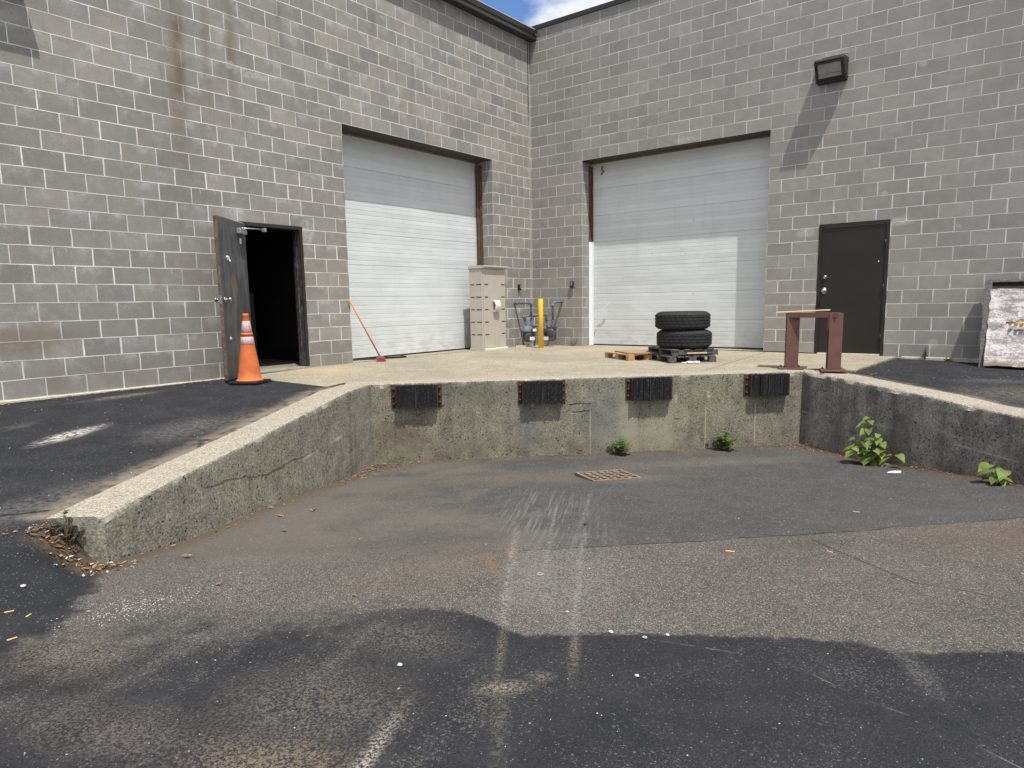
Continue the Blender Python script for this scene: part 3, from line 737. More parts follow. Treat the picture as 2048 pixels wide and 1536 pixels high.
def ground_h(t, n):
    p = dxy(t, n)
    a_, b_ = p.x-5.087, p.y+5.771
    ca, sa = math.cos(R(55.5)), math.sin(R(55.5))
    if abs(a_*ca+b_*sa) < .205 and abs(b_*ca-a_*sa) < .17: return floor_h(t, n) - .16
    b = .012*nz(p.x, p.y, 0, .7) + .004*nz(p.x, p.y, 3, 3.)
    if n < 3.9:
        q = zone(t, n)
        if q == 'P': return floor_h(t, n) + b
        h = (lot_l if q == 'L' else lot_r)(t, n, p)
        return h + b*.3
    f = floor_h(t, n) + b
    if t < 2.:
        hw = .10 + .42*sstep(n, 3.95, 5.4); tb = -1.45 - .12*(n-4)
        return f + (lot_l(t, n, p) - f)*sstep(t, tb+hw, tb-hw)
    if n > 4.4:
        w = sstep(t, TR(n)-.2, TR(n)+1.4)
    else: w = 1. if t > TR(n)+.19 else 0.
    return f + (lot_r(t, n, p) - f)*w

def axis(lo, hi, a, b, step):
    out = []
    x = lo
    while x < a - 1e-6: out.append(x); x += max(step, (a - x)*.25)
    x = a
    while x < b: out.append(x); x += step
    g = step
    while x < hi: out.append(x); g *= 1.35; x += g
    out.append(hi)
    return out
ts = axis(-45., 50., -5., 8.6, .07); ns = axis(-7., 60., -4.4, 7.2, .07)
hs = [[ground_h(t, n) for n in ns] for t in ts]
mbs = {'P': MB(), 'L': MB(), 'R': MB()}
vm = {'P': {}, 'L': {}, 'R': {}}
def gv(q, i, j):
    d = vm[q]
    if (i, j) not in d: d[i, j] = mbs[q].bm.verts.new((ts[i], -ns[j], hs[i][j]))
    return d[i, j]
for i in range(len(ts)-1):
    for j in range(len(ns)-1):
        tm, nm_ = (ts[i]+ts[i+1])/2, (ns[j]+ns[j+1])/2
        p = dxy(tm, nm_)
        if p.x < -.25 or p.y > .25: continue
        q = zone(tm, nm_)
        f = mbs[q].bm.faces.new((gv(q, i, j), gv(q, i, j+1), gv(q, i+1, j+1), gv(q, i+1, j)))
        f.smooth = True
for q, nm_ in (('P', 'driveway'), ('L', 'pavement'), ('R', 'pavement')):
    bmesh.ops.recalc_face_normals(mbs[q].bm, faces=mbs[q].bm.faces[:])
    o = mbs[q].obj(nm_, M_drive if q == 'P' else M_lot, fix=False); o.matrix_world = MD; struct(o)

# slab in front of the doors
bm = MB()
def dz(x, y): return .035*(1 - max(0., min(1., min(x, -y)/2.3)))
e1 = dxy(5.72, -.26); e2 = dxy(-.33, -.26)
pts = [(0,0,.035),(3.,0,.037),(5.2,0,.037),(6.84,0,.008),(6.74,-2.43,.0),(e1.x,e1.y,-.002),(e2.x,e2.y,-.002),(2.02,-6.97,-.005),(0,-6.87,.004),(0,-5.6,.03),(0,-3.,.037)]
vs = [bm.bm.verts.new(q) for q in pts]
lo = [bm.bm.verts.new((q[0],q[1],-.3)) for q in pts]
bm.bm.faces.new(vs[::-1])
for i in range(len(vs)):
    j = (i+1) % len(vs); bm.bm.faces.new((vs[i], vs[j], lo[j], lo[i]))
for a, b in (((-.42,-4.9),(0.,-1.2933)), ):
    bm.face([(a[0],a[1],.037),(b[0],a[1],.037),(b[0],b[1],.037),(a[0],b[1],.037)])
bm.face([(1.2192,0,.037),(4.8274,0,.037),(4.8274,.37,.037),(1.2192,.37,.037)])
bm.bm.normal_update()
bmesh.ops.triangulate(bm.bm, faces=bm.bm.faces[:], ngon_method='EAR_CLIP')
sl = struct(bm.obj('concrete_apron', M_slab, fix=False))
for f in sl.data.polygons:
    pass
me = sl.data
bb = bmesh.new(); bb.from_mesh(me)
for f in bb.faces:
    if f.normal.z < -.01: f.normal_flip()
bb.to_mesh(me); bb.free()

# ------------------------------------------------------------------ dock wall and the two ramp walls
def chip(a, b, c): return max(0., nz(a, b, c, 5.)-.08)*.07 + max(0., nz(a, b, c, 17.)-.1)*.035
def strip_mesh(name, stations, section, mat, cap0=True, cap1=True):
    """stations: list of parameters; section(s)-> list of local points; skin them"""
    mb = MB(); rings = [[mb.bm.verts.new(p) for p in section(s)] for s in stations]
    for i in range(len(rings)-1):
        for k in range(len(rings[0])-1):
            mb.bm.faces.new((rings[i][k], rings[i+1][k], rings[i+1][k+1], rings[i][k+1]))
    if cap0: mb.bm.faces.new(rings[0])
    if cap1: mb.bm.faces.new(rings[-1][::-1])
    o = mb.obj(name, mat); return o
def frange(a, b, st):
    k = max(1, int(round((b-a)/st))); return [a+(b-a)*i/k for i in range(k+1)]
def sec_dock(t):
    pts = [(t, 0.012, -1.35)]
    for z in frange(-1.05, -.06, .06):
        pts.append((t, -.006*nz(t, z, 1, 4.) - .003*nz(t, z, 5, 14.), z))
    c = .010 + chip(t, 0, 2)
    c *= 1 + 1.5*sstep(abs(t-.12), .14, .0)
    pts += [(t, c*.15, -.012-c*.9), (t, c*.6, -.004-c*.35), (t, .012+c, .0005)]
    for n in (.10,.18,.26): pts.append((t, n, .002+.002*nz(t, n, 0, 8.)))
    pts += [(t, .285, -.02), (t, .285, -1.35)]
    return pts
dk = strip_mesh('dock_wall', frange(-.30, 5.62, .035), sec_dock, M_dock)
dk.matrix_world = MD
tag(dk, 'old concrete dock wall facing the ramp with four black bumpers bolted on', 'wall')
def sec_curb(side):
    sg = -1 if side == 'L' else 1
    top = LTOP if side == 'L' else RTOP
    bot = LBOT if side == 'L' else RBOT
    wd = .357 if side == 'L' else .373
    def f(n):
        ti = (TL if side == 'L' else TR)(n)
        zt = interp(max(0., n), *top); zb = interp(max(0., n), *bot) - .30
        pts = [(ti, -n, zb)]
        K = 12
        for k in range(1, K):
            z = zb + (zt - .05 - zb)*k/(K-1)
            pts.append((ti - sg*(.006*nz(n, z, 9, 3.5) + .003*nz(n, z, 2, 13.)), -n, z))
        c = .012 + chip(n, 4 if side == 'L' else 8, 1)
        if side == 'R': c += .07*sstep(n, .42, .22)*sstep(n, .05, .14)
        if side == 'L': c += .03*sstep(n, 3.75, 3.95)
        pts += [(ti + sg*c*.15, -n, zt-.010-c*.9), (ti + sg*c*.6, -n, zt-.004-c*.4), (ti + sg*(.012+c), -n, zt)]
        for w in (.35, .65, .93): pts.append((ti + sg*wd*w, -n, zt+.003*nz(n, w*3, 4, 6.)))
        c2 = .012 + chip(n, 14, 1)
        pts += [(ti + sg*wd, -n, zt-c2), (ti + sg*wd, -n, zb)]
        return pts
    return f
cl = strip_mesh('retaining_wall', frange(.004, 3.97, .035), sec_curb('L'), M_curbL)
cl.matrix_world = MD
tag(cl, 'low sloping concrete ramp wall on the left, sunlit cream top with a broken near end', 'wall')
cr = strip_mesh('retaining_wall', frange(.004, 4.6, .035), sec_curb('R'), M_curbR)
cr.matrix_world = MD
tag(cr, 'low sloping concrete ramp wall on the right, dark shaded face behind the leafy weeds', 'wall')

# ------------------------------------------------------------------ buildings
RE, LJ = 1.2933, 4.9001          # left overhead opening, distances from the corner
RA, RB = 1.2192, 4.8274          # right overhead opening
LD0, LD1 = LJ+.8128, LJ+.8128+1.016   # left entry frame
RD0, RD1 = 5.640, 6.650
HEAD, DH = 3.658, 2.075
wl = thing('warehouse', 'grey block warehouse wing on the left with rust streaks, roof gutter and open door', 'building')
wr = thing('warehouse', 'grey block warehouse wing on the right with metal roof edge and closed brown door', 'building')

def uL(sv):                       # lattice coordinate along the left wall
    if sv >= LJ: return sv - LJ
    if sv <= RE: return sv - RE - 3.6576
    return (sv-LJ)/(LJ-RE)*3.6576
def uR(sv):
    if sv <= RA: return sv - .2032
    if sv >= RB: return sv - RB + 4.8768 - .2032
    return (RA + (sv-RA)/(RB-RA)*3.6576) - .2032
def wall_mesh(pt, uf, smax, top, opens, mat, parent, depth_dir):
    """pt(s, d, z): point on wall, d = depth behind the face"""
    mb = MB()
    ss = sorted({0., smax} | {o[0] for o in opens} | {o[1] for o in opens})
    def quad(a, b, z0, z1):
        mb.face([pt(a,0,z0), pt(b,0,z0), pt(b,0,z1), pt(a,0,z1)], [(uf(a),z0),(uf(b),z0),(uf(b),z1),(uf(a),z1)])
    for a, b in zip(ss[:-1], ss[1:]):
        o = [q for q in opens if q[0] <= a+1e-6 and q[1] >= b-1e-6]
        if o: quad(a, b, o[0][2], top)
        else: quad(a, b, -1.3, top)
    for a, b, h, dep in opens:
        for sv, sg in ((a, -1), (b, 1)):
            mb.face([pt(sv,0,-.2), pt(sv,dep,-.2), pt(sv,dep,h), pt(sv,0,h)], [(uf(sv)+.2032,-.2),(uf(sv)+.2032-sg*dep*1.5,-.2),(uf(sv)+.2032-sg*dep*1.5,h),(uf(sv)+.2032,h)])
        mb.face([pt(a,0,h), pt(b,0,h), pt(b,dep,h), pt(a,dep,h)], [(uf(a),h+.05),(uf(b),h+.05),(uf(b),h+.1),(uf(a),h+.1)])
    mb.face([pt(0,0,top), pt(smax,0,top), pt(smax,.3,top), pt(0,.3,top)], [(0,top+.05)]*4)
    mb.face([pt(smax,0,-1.3), pt(smax,.3,-1.3), pt(smax,.3,top), pt(smax,0,top)], [(0,0)]*4)
    return mb.obj('wall', mat, parent, fix=False)
ptL = lambda s_, d, z: (-d, -s_, z)
ptR = lambda s_, d, z: (s_, d, z)
wall_mesh(ptL, uL, 14., 6.22, [(RE, LJ, HEAD, .40), (LD0, LD1, DH, .20)], M_blockL, wl, None)
wall_mesh(ptR, uR, 14., 6.31, [(RA, RB, HEAD, .35), (RD0, RD1, DH, .15)], M_blockR, wr, None)
# footing ledge that shows under the left wall
mb = MB()
for k in range(60):
    y0, y1 = -6.95 - k*.118, -6.95 - (k+1)*.118
    w0 = .035 + .012*nz(y0, 0, 0, 3.); w1 = .035 + .012*nz(y1, 0, 0, 3.)
    z0 = interp(-y0, [6.9,9.6,14], [.002,-.004,-.02]) ; z1 = interp(-y1, [6.9,9.6,14], [.002,-.004,-.02])
    mb.face([(0,y0,z0),(0,y1,z1),(w1,y1,z1-.006),(w0,y0,z0-.006)])
    mb.face([(w0,y0,z0-.006),(w1,y1,z1-.006),(w1+.01,y1,-.4),(w0+.01,y0,-.4)])
mb.obj('footing', M_foot, wl)
mb = MB()
for k in range(50):
    x0, x1 = 6.9 + k*.14, 6.9 + (k+1)*.14
    w0 = .03 + .012*nz(x0, 7, 0, 3.); w1 = .03 + .012*nz(x1, 7, 0, 3.)
    mb.face([(x0,0,.012),(x1,0,.012),(x1,-w1,.004),(x0,-w0,.004)])
    mb.face([(x0,-w0,.004),(x1,-w1,.004),(x1,-w1-.01,-.4),(x0,-w0-.01,-.4)])
mb.obj('footing', M_foot, wr)
# gutter, roof edge
prof = [(0,.16),(0,.0),(.02,-.02),(.148,-.02),(.166,-.004),(.160,.05),(.178,.08),(.188,.16),(.178,.16),(.165,.09),(.02,.09),(.02,.16)]
mb = MB(); mb.prism(prof, -.02, 14., Matrix(((1,0,0,0),(0,0,-1,0),(0,1,0,6.125),(0,0,0,1))))
mb.obj('gutter', M_bronze, wl)
mb = MB(); mb.bx((.004,-14.,6.286),(.19,-.08,6.302)); mb.obj('drip_edge', simple('pale_drip_edge', (.42,.42,.43), .5), wl)
mb = MB(); mb.bx((.02,-.05,6.15),(.16,.002,6.30)); mb.blob((.13,-.03,6.235), .055, 3, sub=2); mb.obj('gutter_end', simple('white_sealant', (.62,.62,.60), .6), wl)
mb = MB(); mb.bx((-.02,-.030,6.312),(14.,.0,6.395)); mb.bx((-.02,-.034,6.312),(14.,-.029,6.322)); mb.bx((-.02,0.,6.385),(14.,.35,6.397))
mb.obj('roof_edge', M_bronze, wr)
# rooms behind the doors, their darkness put into near-black surfaces
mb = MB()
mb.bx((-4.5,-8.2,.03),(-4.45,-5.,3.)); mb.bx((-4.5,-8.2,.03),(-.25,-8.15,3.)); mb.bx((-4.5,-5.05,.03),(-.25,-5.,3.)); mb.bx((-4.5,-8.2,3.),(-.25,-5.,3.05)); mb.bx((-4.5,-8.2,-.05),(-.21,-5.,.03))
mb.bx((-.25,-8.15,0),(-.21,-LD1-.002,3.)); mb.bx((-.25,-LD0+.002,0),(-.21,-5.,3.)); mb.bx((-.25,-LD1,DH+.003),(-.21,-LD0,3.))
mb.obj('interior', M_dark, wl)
mb = MB(); mb.bx((-4.4,-8.1,.031),(-.255,-5.1,.036)); mb.obj('interior_floor', simple('dusty_floor', (.22,.20,.17), .8), wl)
mb = MB(); mb.bx((-1.9,-6.2,.036),(-1.3,-5.75,1.15)); mb.bx((-2.6,-6.7,.036),(-2.2,-6.3,1.7)); mb.obj('interior_shelf', simple('dim_shelving', (.06,.05,.045), .8), wl)

def sectional_door(parent, pt, a, b, depth, mat, seed):
    nsec = 7; h0, h1 = .045, HEAD; sec = (h1-h0)/nsec
    prof = []                                     # (depth offset, z)
    for i in range(nsec):
        z0 = h0 + i*sec
        prof += [(.010, z0), (0., z0+.004)]
        for k in range(1, 7):
            zz = z0 + sec*k/7
            prof += [(0., zz-.006), (.0030, zz-.003), (.0030, zz+.003), (0., zz+.005)]
        prof += [(0., z0+sec-.006), (.010, z0+sec-.001)]
    mb = MB(); cols = []
    N = 60
    for i in range(N+1):
        sv = a + (b-a)*i/N
        ring = []
        for (d, z) in prof:
            q = .010*nz(sv*1.3+seed, z*2.1, seed, 1.) + .004*nz(sv*4+seed, z*6, seed, 1.)
            ring.append(mb.bm.verts.new(pt(sv, depth + d + q*.6, z)))
        cols.append(ring)
    for i in range(N):
        for k in range(len(prof)-1):
            mb.bm.faces.new((cols[i][k], cols[i+1][k], cols[i+1][k+1], cols[i][k+1])).smooth = True
    hv = {}
    for c_ in cols:
        for k, v in enumerate(c_): hv[v] = k
    for e_ in mb.bm.edges:
        if hv[e_.verts[0]] == hv[e_.verts[1]]: e_.smooth = False
    d = mb.obj('overhead_door', mat, parent)
    mb = MB()
    m = lambda s0, d0, z0, s1, d1, z1: mb.bx(pt(s0,d0,z0), pt(s1,d1,z1))
    m(a, depth-.006, .033, b, depth+.03, .062)
    mb.obj('bottom_seal', M_black, d)
    mb = MB(); m(a, depth-.07, HEAD-.034, b, depth-.004, HEAD-.004); mb.obj('header_trim', M_header, d)
    mb = MB(); m(a, .012, HEAD-.012, b, depth-.075, HEAD-.002); mb.obj('lintel_plate', M_soffit, parent)
    return d
dl = sectional_door(wl, ptL, RE, LJ, .40, M_doorL, 3.)
dr = sectional_door(wr, ptR, RA, RB, .35, M_doorR, 11.)
mb = MB(); mb.bx((-.262,-RE-.012,.04),(-.335,-RE-.002,HEAD-.08)); mb.bx((-.335,-RE-.07,.04),(-.345,-RE-.002,HEAD-.08)); mb.bx((-.345,-RE-.03,.04),(-.398,-RE-.002,HEAD-.08))
mb.obj('frame_angle', M_rustang, wl)
mb = MB(); mb.bx((RA+.002,.245,2.12),(RA+.012,.33,HEAD-.08)); mb.bx((RA+.002,.33,2.12),(RA+.05,.342,HEAD-.08)); mb.obj('frame_angle', M_rustang, wr)
mb = MB(); mb.bx((RA+.002,.245,.04),(RA+.014,.33,2.118)); mb.bx((RA+.002,.33,.04),(RA+.06,.344,2.118)); mb.obj('door_trim', M_white, wr, bevel=.003)
mb = MB(); mb.tube([(1.50,.30,3.56),(1.48,.31,3.50),(1.52,.315,3.46),(1.47,.318,3.42),(1.46,.32,3.40)], .012, 6); mb.obj('hanging_cable', M_soffit, wr)
# weatherstrip torn loose along the left door foot
mb = MB(); mb.tube([(-.30,-4.86,.045),(-.27,-4.5,.048),(-.10,-4.30,.055),(.0,-3.75,.05),(-.09,-3.72,.045),(-.28,-3.6,.05)], .016, 6); mb.obj('bottom_seal', M_black, dl)

# ---- entry doors
def frame(parent, pt, a, b, dep, mat, matj):
    mb = MB()
    m = lambda s0, d0, z0, s1, d1, z1: mb.bx(pt(s0,d0,z0), pt(s1,d1,z1))
    m(a-.0, -.006, .0, a+.05, dep, DH-.05); m(b-.05, -.006, .0, b, dep, DH-.05); m(a, -.006, DH-.05, b, dep, DH)
    f = mb.obj('door_frame', mat, parent, bevel=.003)
    if matj:
        mb = MB(); m(a+.05, .02, .03, a+.053, dep-.03, DH-.06); m(a+.05, .085, .03, a+.066, .10, DH-.06)
        mb.obj('jamb_liner', matj, f)
        mb = MB(); m(a+.0535, .03, 1.00, a+.056, .06, 1.10); m(a+.0535, .03, .99, a+.0555, .06, .96); mb.obj('strike_plate', M_chrome, f)
    return f
frame(wl, ptL, LD0, LD1, .19, M_bronze, M_jamb)
frame(wr, ptR, RD0, RD1, .14, M_brown, None)
mb = MB(); mb.bx((-.20,-LD1+.01,.02),(.06,-LD0-.01,.045)); mb.obj('threshold', simple('worn_sill', (.30,.27,.22), .7), wl, bevel=.004)
mb = MB(); mb.bx((RD0+.05,-.01,.012),(RD1-.05,.12,.034)); mb.obj('threshold', simple('pale_sill', (.66,.60,.48), .6), wr, bevel=.003)
# closed brown door
mb = MB(); mb.bx((RD0+.054,.012,.04),(RD1-.054,.055,DH-.054)); bd = mb.obj('entry_door', M_brown, wr, bevel=.002)
def knob(parent, c, axis_, rr, mats=M_chrome, big=True):
    mb = MB(); ax = Vector(axis_); c = Vector(c)
    if big:
        pr = [(0,.034),(.012,.034),(.014,.014),(.05,.013),(.056,.026),(.072,.030),(.084,.022),(.088,.0)]
    else:
        pr = [(0,.034),(.010,.034),(.022,.028),(.028,.026),(.030,.0)]
    M = ax.to_track_quat('Z', 'Y').to_matrix().to_4x4()
    mb.lathe([(max(.0005, r_), h) for h, r_ in pr], 20, c, M=M)
    return mb.obj('knob' if big else 'deadbolt', mats, parent)
knob(bd, (RD0+.118,.012,1.245), (0,-1,0), 1, M_chrome, False)
knob(bd, (RD0+.113,.010,1.03), (0,-1,0), 1)
mb = MB(); mb.lathe([(.001,0),(.038,0),(.040,.004),(.036,.008),(.001,.009)], 20, (0,0,0), M=Matrix.Rotation(R(90),4,'X') @ Matrix.Diagonal((1,1.35,1,1)))
o = mb.obj('knob_plate', M_chrome, bd); o.location = (RD0+.113,.012,1.03)
for z in (.28, 1.05, 1.72):
    mb = MB(); mb.tube([(RD1-.052,-.006,z-.06),(RD1-.052,-.006,z+.06)], .009, 8); mb.obj('hinge', M_brown, bd)
mb = MB(); mb.box((RD1-.135,.010,1.46),(.012,.006,.022)); mb.obj('paint_chip', M_white, bd)
# open grey door, swung out against the wall; local x runs from hinge to free edge
HP = Vector((.030, -LD1+.055, .0)); ANG = R(-90 + 36)
# direction of the leaf in world: hinge -> free edge
a_ = R(142); ldir = Vector((math.sin(a_), math.cos(a_), 0))
LM = Matrix.Translation(HP) @ Matrix.Rotation(math.atan2(ldir.y, ldir.x), 4, 'Z')
mb = MB(); mb.bx((0,-.022,.03),(.905,.022,2.04)); od = mb.obj('entry_door', [M_entry, M_edge], wl, bevel=.0015)
od.matrix_local = LM; od['label'] = 'scuffed grey entry door standing open'
for f in od.data.polygons:
    if abs(f.normal.x) > .9: f.material_index = 1
def oside(): return -1 if (LM.to_3x3() @ Vector((0,-1,0))).dot(Vector((8.6,-12,0)) - HP) > 0 else 1
SD = oside() * .022
sg = oside()
knob(od, (.835, SD, 1.03), (0, sg, 0), 1)
knob(od, (.835, -SD, 1.03), (0, -sg, 0), 1)
mb = MB(); mb.bx((.903,-.014,.98),(.9075,.014,1.08)); mb.bx((.905,-.008,1.02),(.915,.008,1.04)); mb.obj('latch_plate', M_chrome, od)
mb = MB(); mb.box((.66, SD*1.3, 1.545), (.075,.012,.035), M=Matrix.Rotation(.35,4,'Y')); mb.blob((.62, SD*1.35, 1.52), .022, 5); mb.blob((.69, SD*1.35, 1.56), .02, 6); mb.obj('paper_scrap', M_label, od)
mb = MB(); mb.bx((.155, SD, 1.76),(.215, SD+sg*.002, 1.835)); mb.obj('sticker', M_label, od)
mb = MB(); mb.bx((.07, SD, 1.885),(.30, SD+sg*.055, 1.955)); clo = mb.obj('door_closer', M_alu, od, bevel=.006)
mb = MB()
inv = LM.inverted()
a0 = Vector((.16, SD+sg*.03, 1.965)); b0 = inv @ Vector((-.01, -LD1+.40, 1.985))
mb.tube([a0, (a0+b0)/2 + Vector((0,sg*.06,0)), b0], .007, 8); mb.box(b0, (.02,.06,.05)); mb.tube([(.16,SD+sg*.03,1.95),(.16,SD+sg*.03,1.975)], .018, 10)
mb.obj('closer_arm', M_alu, clo)
mb = MB(); mb.bx((.36, SD, 1.56),(.41, SD+sg*.0015, 1.565)); mb.bx((.36, SD, 1.56),(.364, SD+sg*.0015, 1.63)); mb.obj('scratch_mark', M_black, od)
mb = MB(); mb.bx((.30,-.020,2.041),(.05,.020,2.046)); mb.obj('top_strip', M_white, od)
mb = MB(); mb.box((.74, SD*1.2, .55),(.03,.01,.03)); mb.obj('white_scrap', M_white, od)

# ------------------------------------------------------------------ wall lamps and boxes
def wall_lamp(label, loc, rz):
    t = thing('wall_lamp', label, 'lamp', loc, rz, 'wall lamps on the block walls')      # local: x along wall, -y outwards
    pr = [(0,-.17),(0,.17),(.24,.145),(.30,.115),(.305,.09),(.285,.075),(.15,-.115),(.13,-.165)]
    mb = MB(); mb.prism(pr, -.21, .21, Matrix(((0,0,1,0),(-1,0,0,0),(0,1,0,0),(0,0,0,1))))
    mb.obj('housing', M_lampb, t, bevel=.006)
    a = Vector((0,-.292,.075)); b = Vector((0,-.153,-.12)); d = (b-a); nrm = Vector((0, -d.z*-1, 0))
    nrm = Vector((1,0,0)).cross(d).normalized()
    if nrm.y > 0: nrm = -nrm
    def q(x, f, o): return tuple(Vector((x,0,0)) + a + d*f + nrm*o)
    mb = MB()
    for (x0, x1, f0, f1) in ((-.205,-.165,-.02,1.05),(.165,.205,-.02,1.05),(-.165,.165,-.02,.06),(-.165,.165,.94,1.05)):
        v = [q(x0,f0,0),q(x1,f0,0),q(x1,f1,0),q(x0,f1,0),q(x0,f0,.02),q(x1,f0,.02),q(x1,f1,.02),q(x0,f1,.02)]
        vv = [mb.bm.verts.new(p) for p in v]
        for fc in ((3,2,1,0),(4,5,6,7),(0,1,5,4),(1,2,6,5),(2,3,7,6),(3,0,4,7)): mb.bm.faces.new([vv[i] for i in fc])
    mb.obj('lens_frame', M_lampb, t)
    mb = MB(); mb.face([q(-.165,.06,.004),q(.165,.06,.004),q(.165,.70,.006),q(-.165,.70,.006)]); mb.face([q(-.165,.72,.006),q(.165,.72,.006),q(.165,.94,.016),q(-.165,.94,.016)])
    mb.obj('lens', M_lens, t)
    for (x, y, z) in ((.215,-.03,.10),(.215,-.03,-.12),(-.215,-.13,-.15)):
        mb = MB(); mb.box((x,y,z),(.016,.016,.016)); mb.obj('bolt', M_black, t)
    return t
lamp = wall_lamp('black wedge shaped floodlight high on the right wall casting a long shadow', (5.745,-.002,4.365), 0)
dup(lamp, (.002,-9.27,4.33), R(90), 'black wedge shaped floodlight high on the left wall at the upper left edge')
mb = MB(); mb.box((5.76,-.006,4.60),(.36,.010,.012)); mb.box((5.60,-.005,4.57),(.012,.008,.06)); mb.box((5.9,-.004,4.585),(.06,.008,.05)); tag(mb.obj('wall_bracket', simple('painted_stub', (.34,.32,.30), .8)), 'faint painted metal bracket on the block wall just above the right floodlight', 'bracket')
t = thing('outlet_box', 'small dark wall box above the left gas meter beside the cabinet', 'outlet box', (0,-.508,1.239), R(90), 'small wall boxes')
mb = MB(); mb.box((0,-.025,0),(.07,.05,.125)); mb.obj('box_body', M_lampb, t, bevel=.006)
mb = MB(); mb.box((.006,-.053,.012),(.032,.006,.07)); mb.obj('cover', M_alu, t, bevel=.003)
t2 = dup(t, (.985,0,1.274), 0, 'small dark wall box above the right gas meter beside the white door trim')
mb = MB(); mb.tube([(0.02,-.03,-.05),(.05,-.035,-.07),(.075,-.02,-.06)], .008, 6); mb.obj('cable_stub', M_black, t2)

# ------------------------------------------------------------------ dock bumpers
def bumper(label, t0, w, wl_, wr_):
    p = dxy(t0, 0)
    b = thing('dock_bumper', label, 'dock bumper', (p.x, p.y, -.158), DRZ, 'rubber dock bumpers')
    g = random.Random(int(t0*100))
    mb = MB(); x = wl_ + .004; 
    while x < w - wr_ - .012:
        k = g.uniform(.010,.017); d = .100 + g.uniform(-.006,.006); z1 = .137 + g.uniform(-.006,.004); z0 = -.132 + g.uniform(-.004,.004)
        v = 1. if g.random() < .85 else 1.1
        mb.bx((x, -.004, z0), (x+k-.0012, -d*v, z1)); x += k
    mb.obj('rubber_pad', M_bumper, b)
    for x0, x1 in ((0, wl_), (w-wr_, w)):
        mb = MB(); mb.bx((x0, .004, -.140), (x1, -.012, .138))
        xi = x1 if x0 == 0 else x0
        mb.bx((xi-.008, -.010, -.138), (xi+.008, -.085, .136))
        br = mb.obj('angle_bracket', M_rust, b, bevel=.002)
        for z in (.09, 0., -.09):
            m2 = MB(); xc = (x0+x1)/2
            m2.lathe([(.017,0),(.017,.012),(.009,.013),(.009,.03),(.0005,.031)], 8, (xc, -.011, z+g.uniform(-.006,.006)), M=Matrix.Rotation(R(90),4,'X'))
            m2.obj('bolt', M_rust, br)
    return b
bumper('laminated black dock bumper farthest left, next to the sunlit left ramp wall', .243, .605, .062, .058)
bumper('laminated black dock bumper on the dock wall left of the drain grate', 1.772, .590, .055, .052)
bumper('laminated black dock bumper on the dock wall below the stacked tyres, rust streaked left bracket', 3.120, .602, .066, .036)
bumper('laminated black dock bumper farthest right, just below the red steel stand', 4.655, .575, .070, .010)

# ------------------------------------------------------------------ drain
p = dxy(2.54, 1.38)
dg = thing('drain_grate', 'rusty iron drain grate set in the ramp floor before the dock wall', 'drain', (p.x, p.y, floor_h(2.54,1.38)+.004), R(-3))
dg.rotation_euler = (0, 0, R(55.5))
dg.location = (5.087, -5.771, floor_h(*(lambda q: (q.x, -q.y))(MDi @ Vector((5.087,-5.771,0)))) + .016)
dg.rotation_euler = (R(-3.0), R(1.8), R(55.5))
GX, GY = .275, .24
mb = MB()
mb.bx((-GX,-GY,-.02),(GX,-GY+.03,.006)); mb.bx((-GX,GY-.03,-.02),(GX,GY,.006)); mb.bx((-GX,-GY+.03,-.02),(-GX+.03,GY-.03,.006)); mb.bx((GX-.03,-GY+.03,-.02),(GX,GY-.03,.006))
mb.obj('frame', M_grate, dg)
mb = MB()
for k in range(1, 6):
    x = -GX+.03 + (2*GX-.06)*k/6; mb.bx((x-.012,-GY+.03,.001),(x+.012,GY-.03,.004))
for k in range(1, 5):
    y = -GY+.03 + (2*GY-.06)*k/5; mb.bx((-GX+.03,y-.013,.0),(GX-.03,y+.013,.003))
mb.obj('bars', M_grate, dg)
mb = MB(); mb.bx((-GX+.02,-GY+.02,-.03),(GX-.02,GY-.02,-.022)); mb.obj('drain_shade', simple('drain_shade_black', (.006,.006,.006), 1., spec=0.), dg)  # black plate standing in for the shade below the bars

# ------------------------------------------------------------------ traffic cone
cn = thing('traffic_cone', 'orange traffic cone with two scuffed pink white bands by the open door', 'traffic cone', (.86,-7.235,interp(-7.235,[-9,-7],[-.02,.0])), R(28))
mb = MB(); mb.lathe([(.205,0),(.208,.006),(.208,.028),(.195,.036),(.001,.036)], 4, M=Matrix.Rotation(R(45),4,'Z') @ Matrix.Diagonal((1.27,1.27,1,1)), smooth=False)
mb.obj('base', M_black, cn, bevel=.012)
def cone_r(z): return .142 + (.030-.142)*(z-.05)/(.855-.05)
mb = MB()
mb.lathe([(.165,.034),(.165,.046),(.150,.052)] + [(cone_r(z), z) for z in frange(.062,.50,.08)] + [(cone_r(.588),.588),(cone_r(.588)+.006,.590),(cone_r(.62)+.006,.622),(cone_r(.624),.624)] + [(cone_r(z), z) for z in frange(.66,.82,.08)] + [(cone_r(.825)+.004,.826),(cone_r(.83)+.004,.85),(.026,.858),(.020,.858),(.019,.80)], 40)
mb.obj('cone_body', M_orange, cn)
for z0, z1 in ((.482,.575),(.628,.765)):
    mb = MB(); mb.lathe([(cone_r(z0)+.0005,z0),(cone_r(z0)+.003,z0+.002),(cone_r(z1)+.003,z1-.002),(cone_r(z1)+.0005,z1)], 40); mb.obj('reflective_band', M_band, cn)

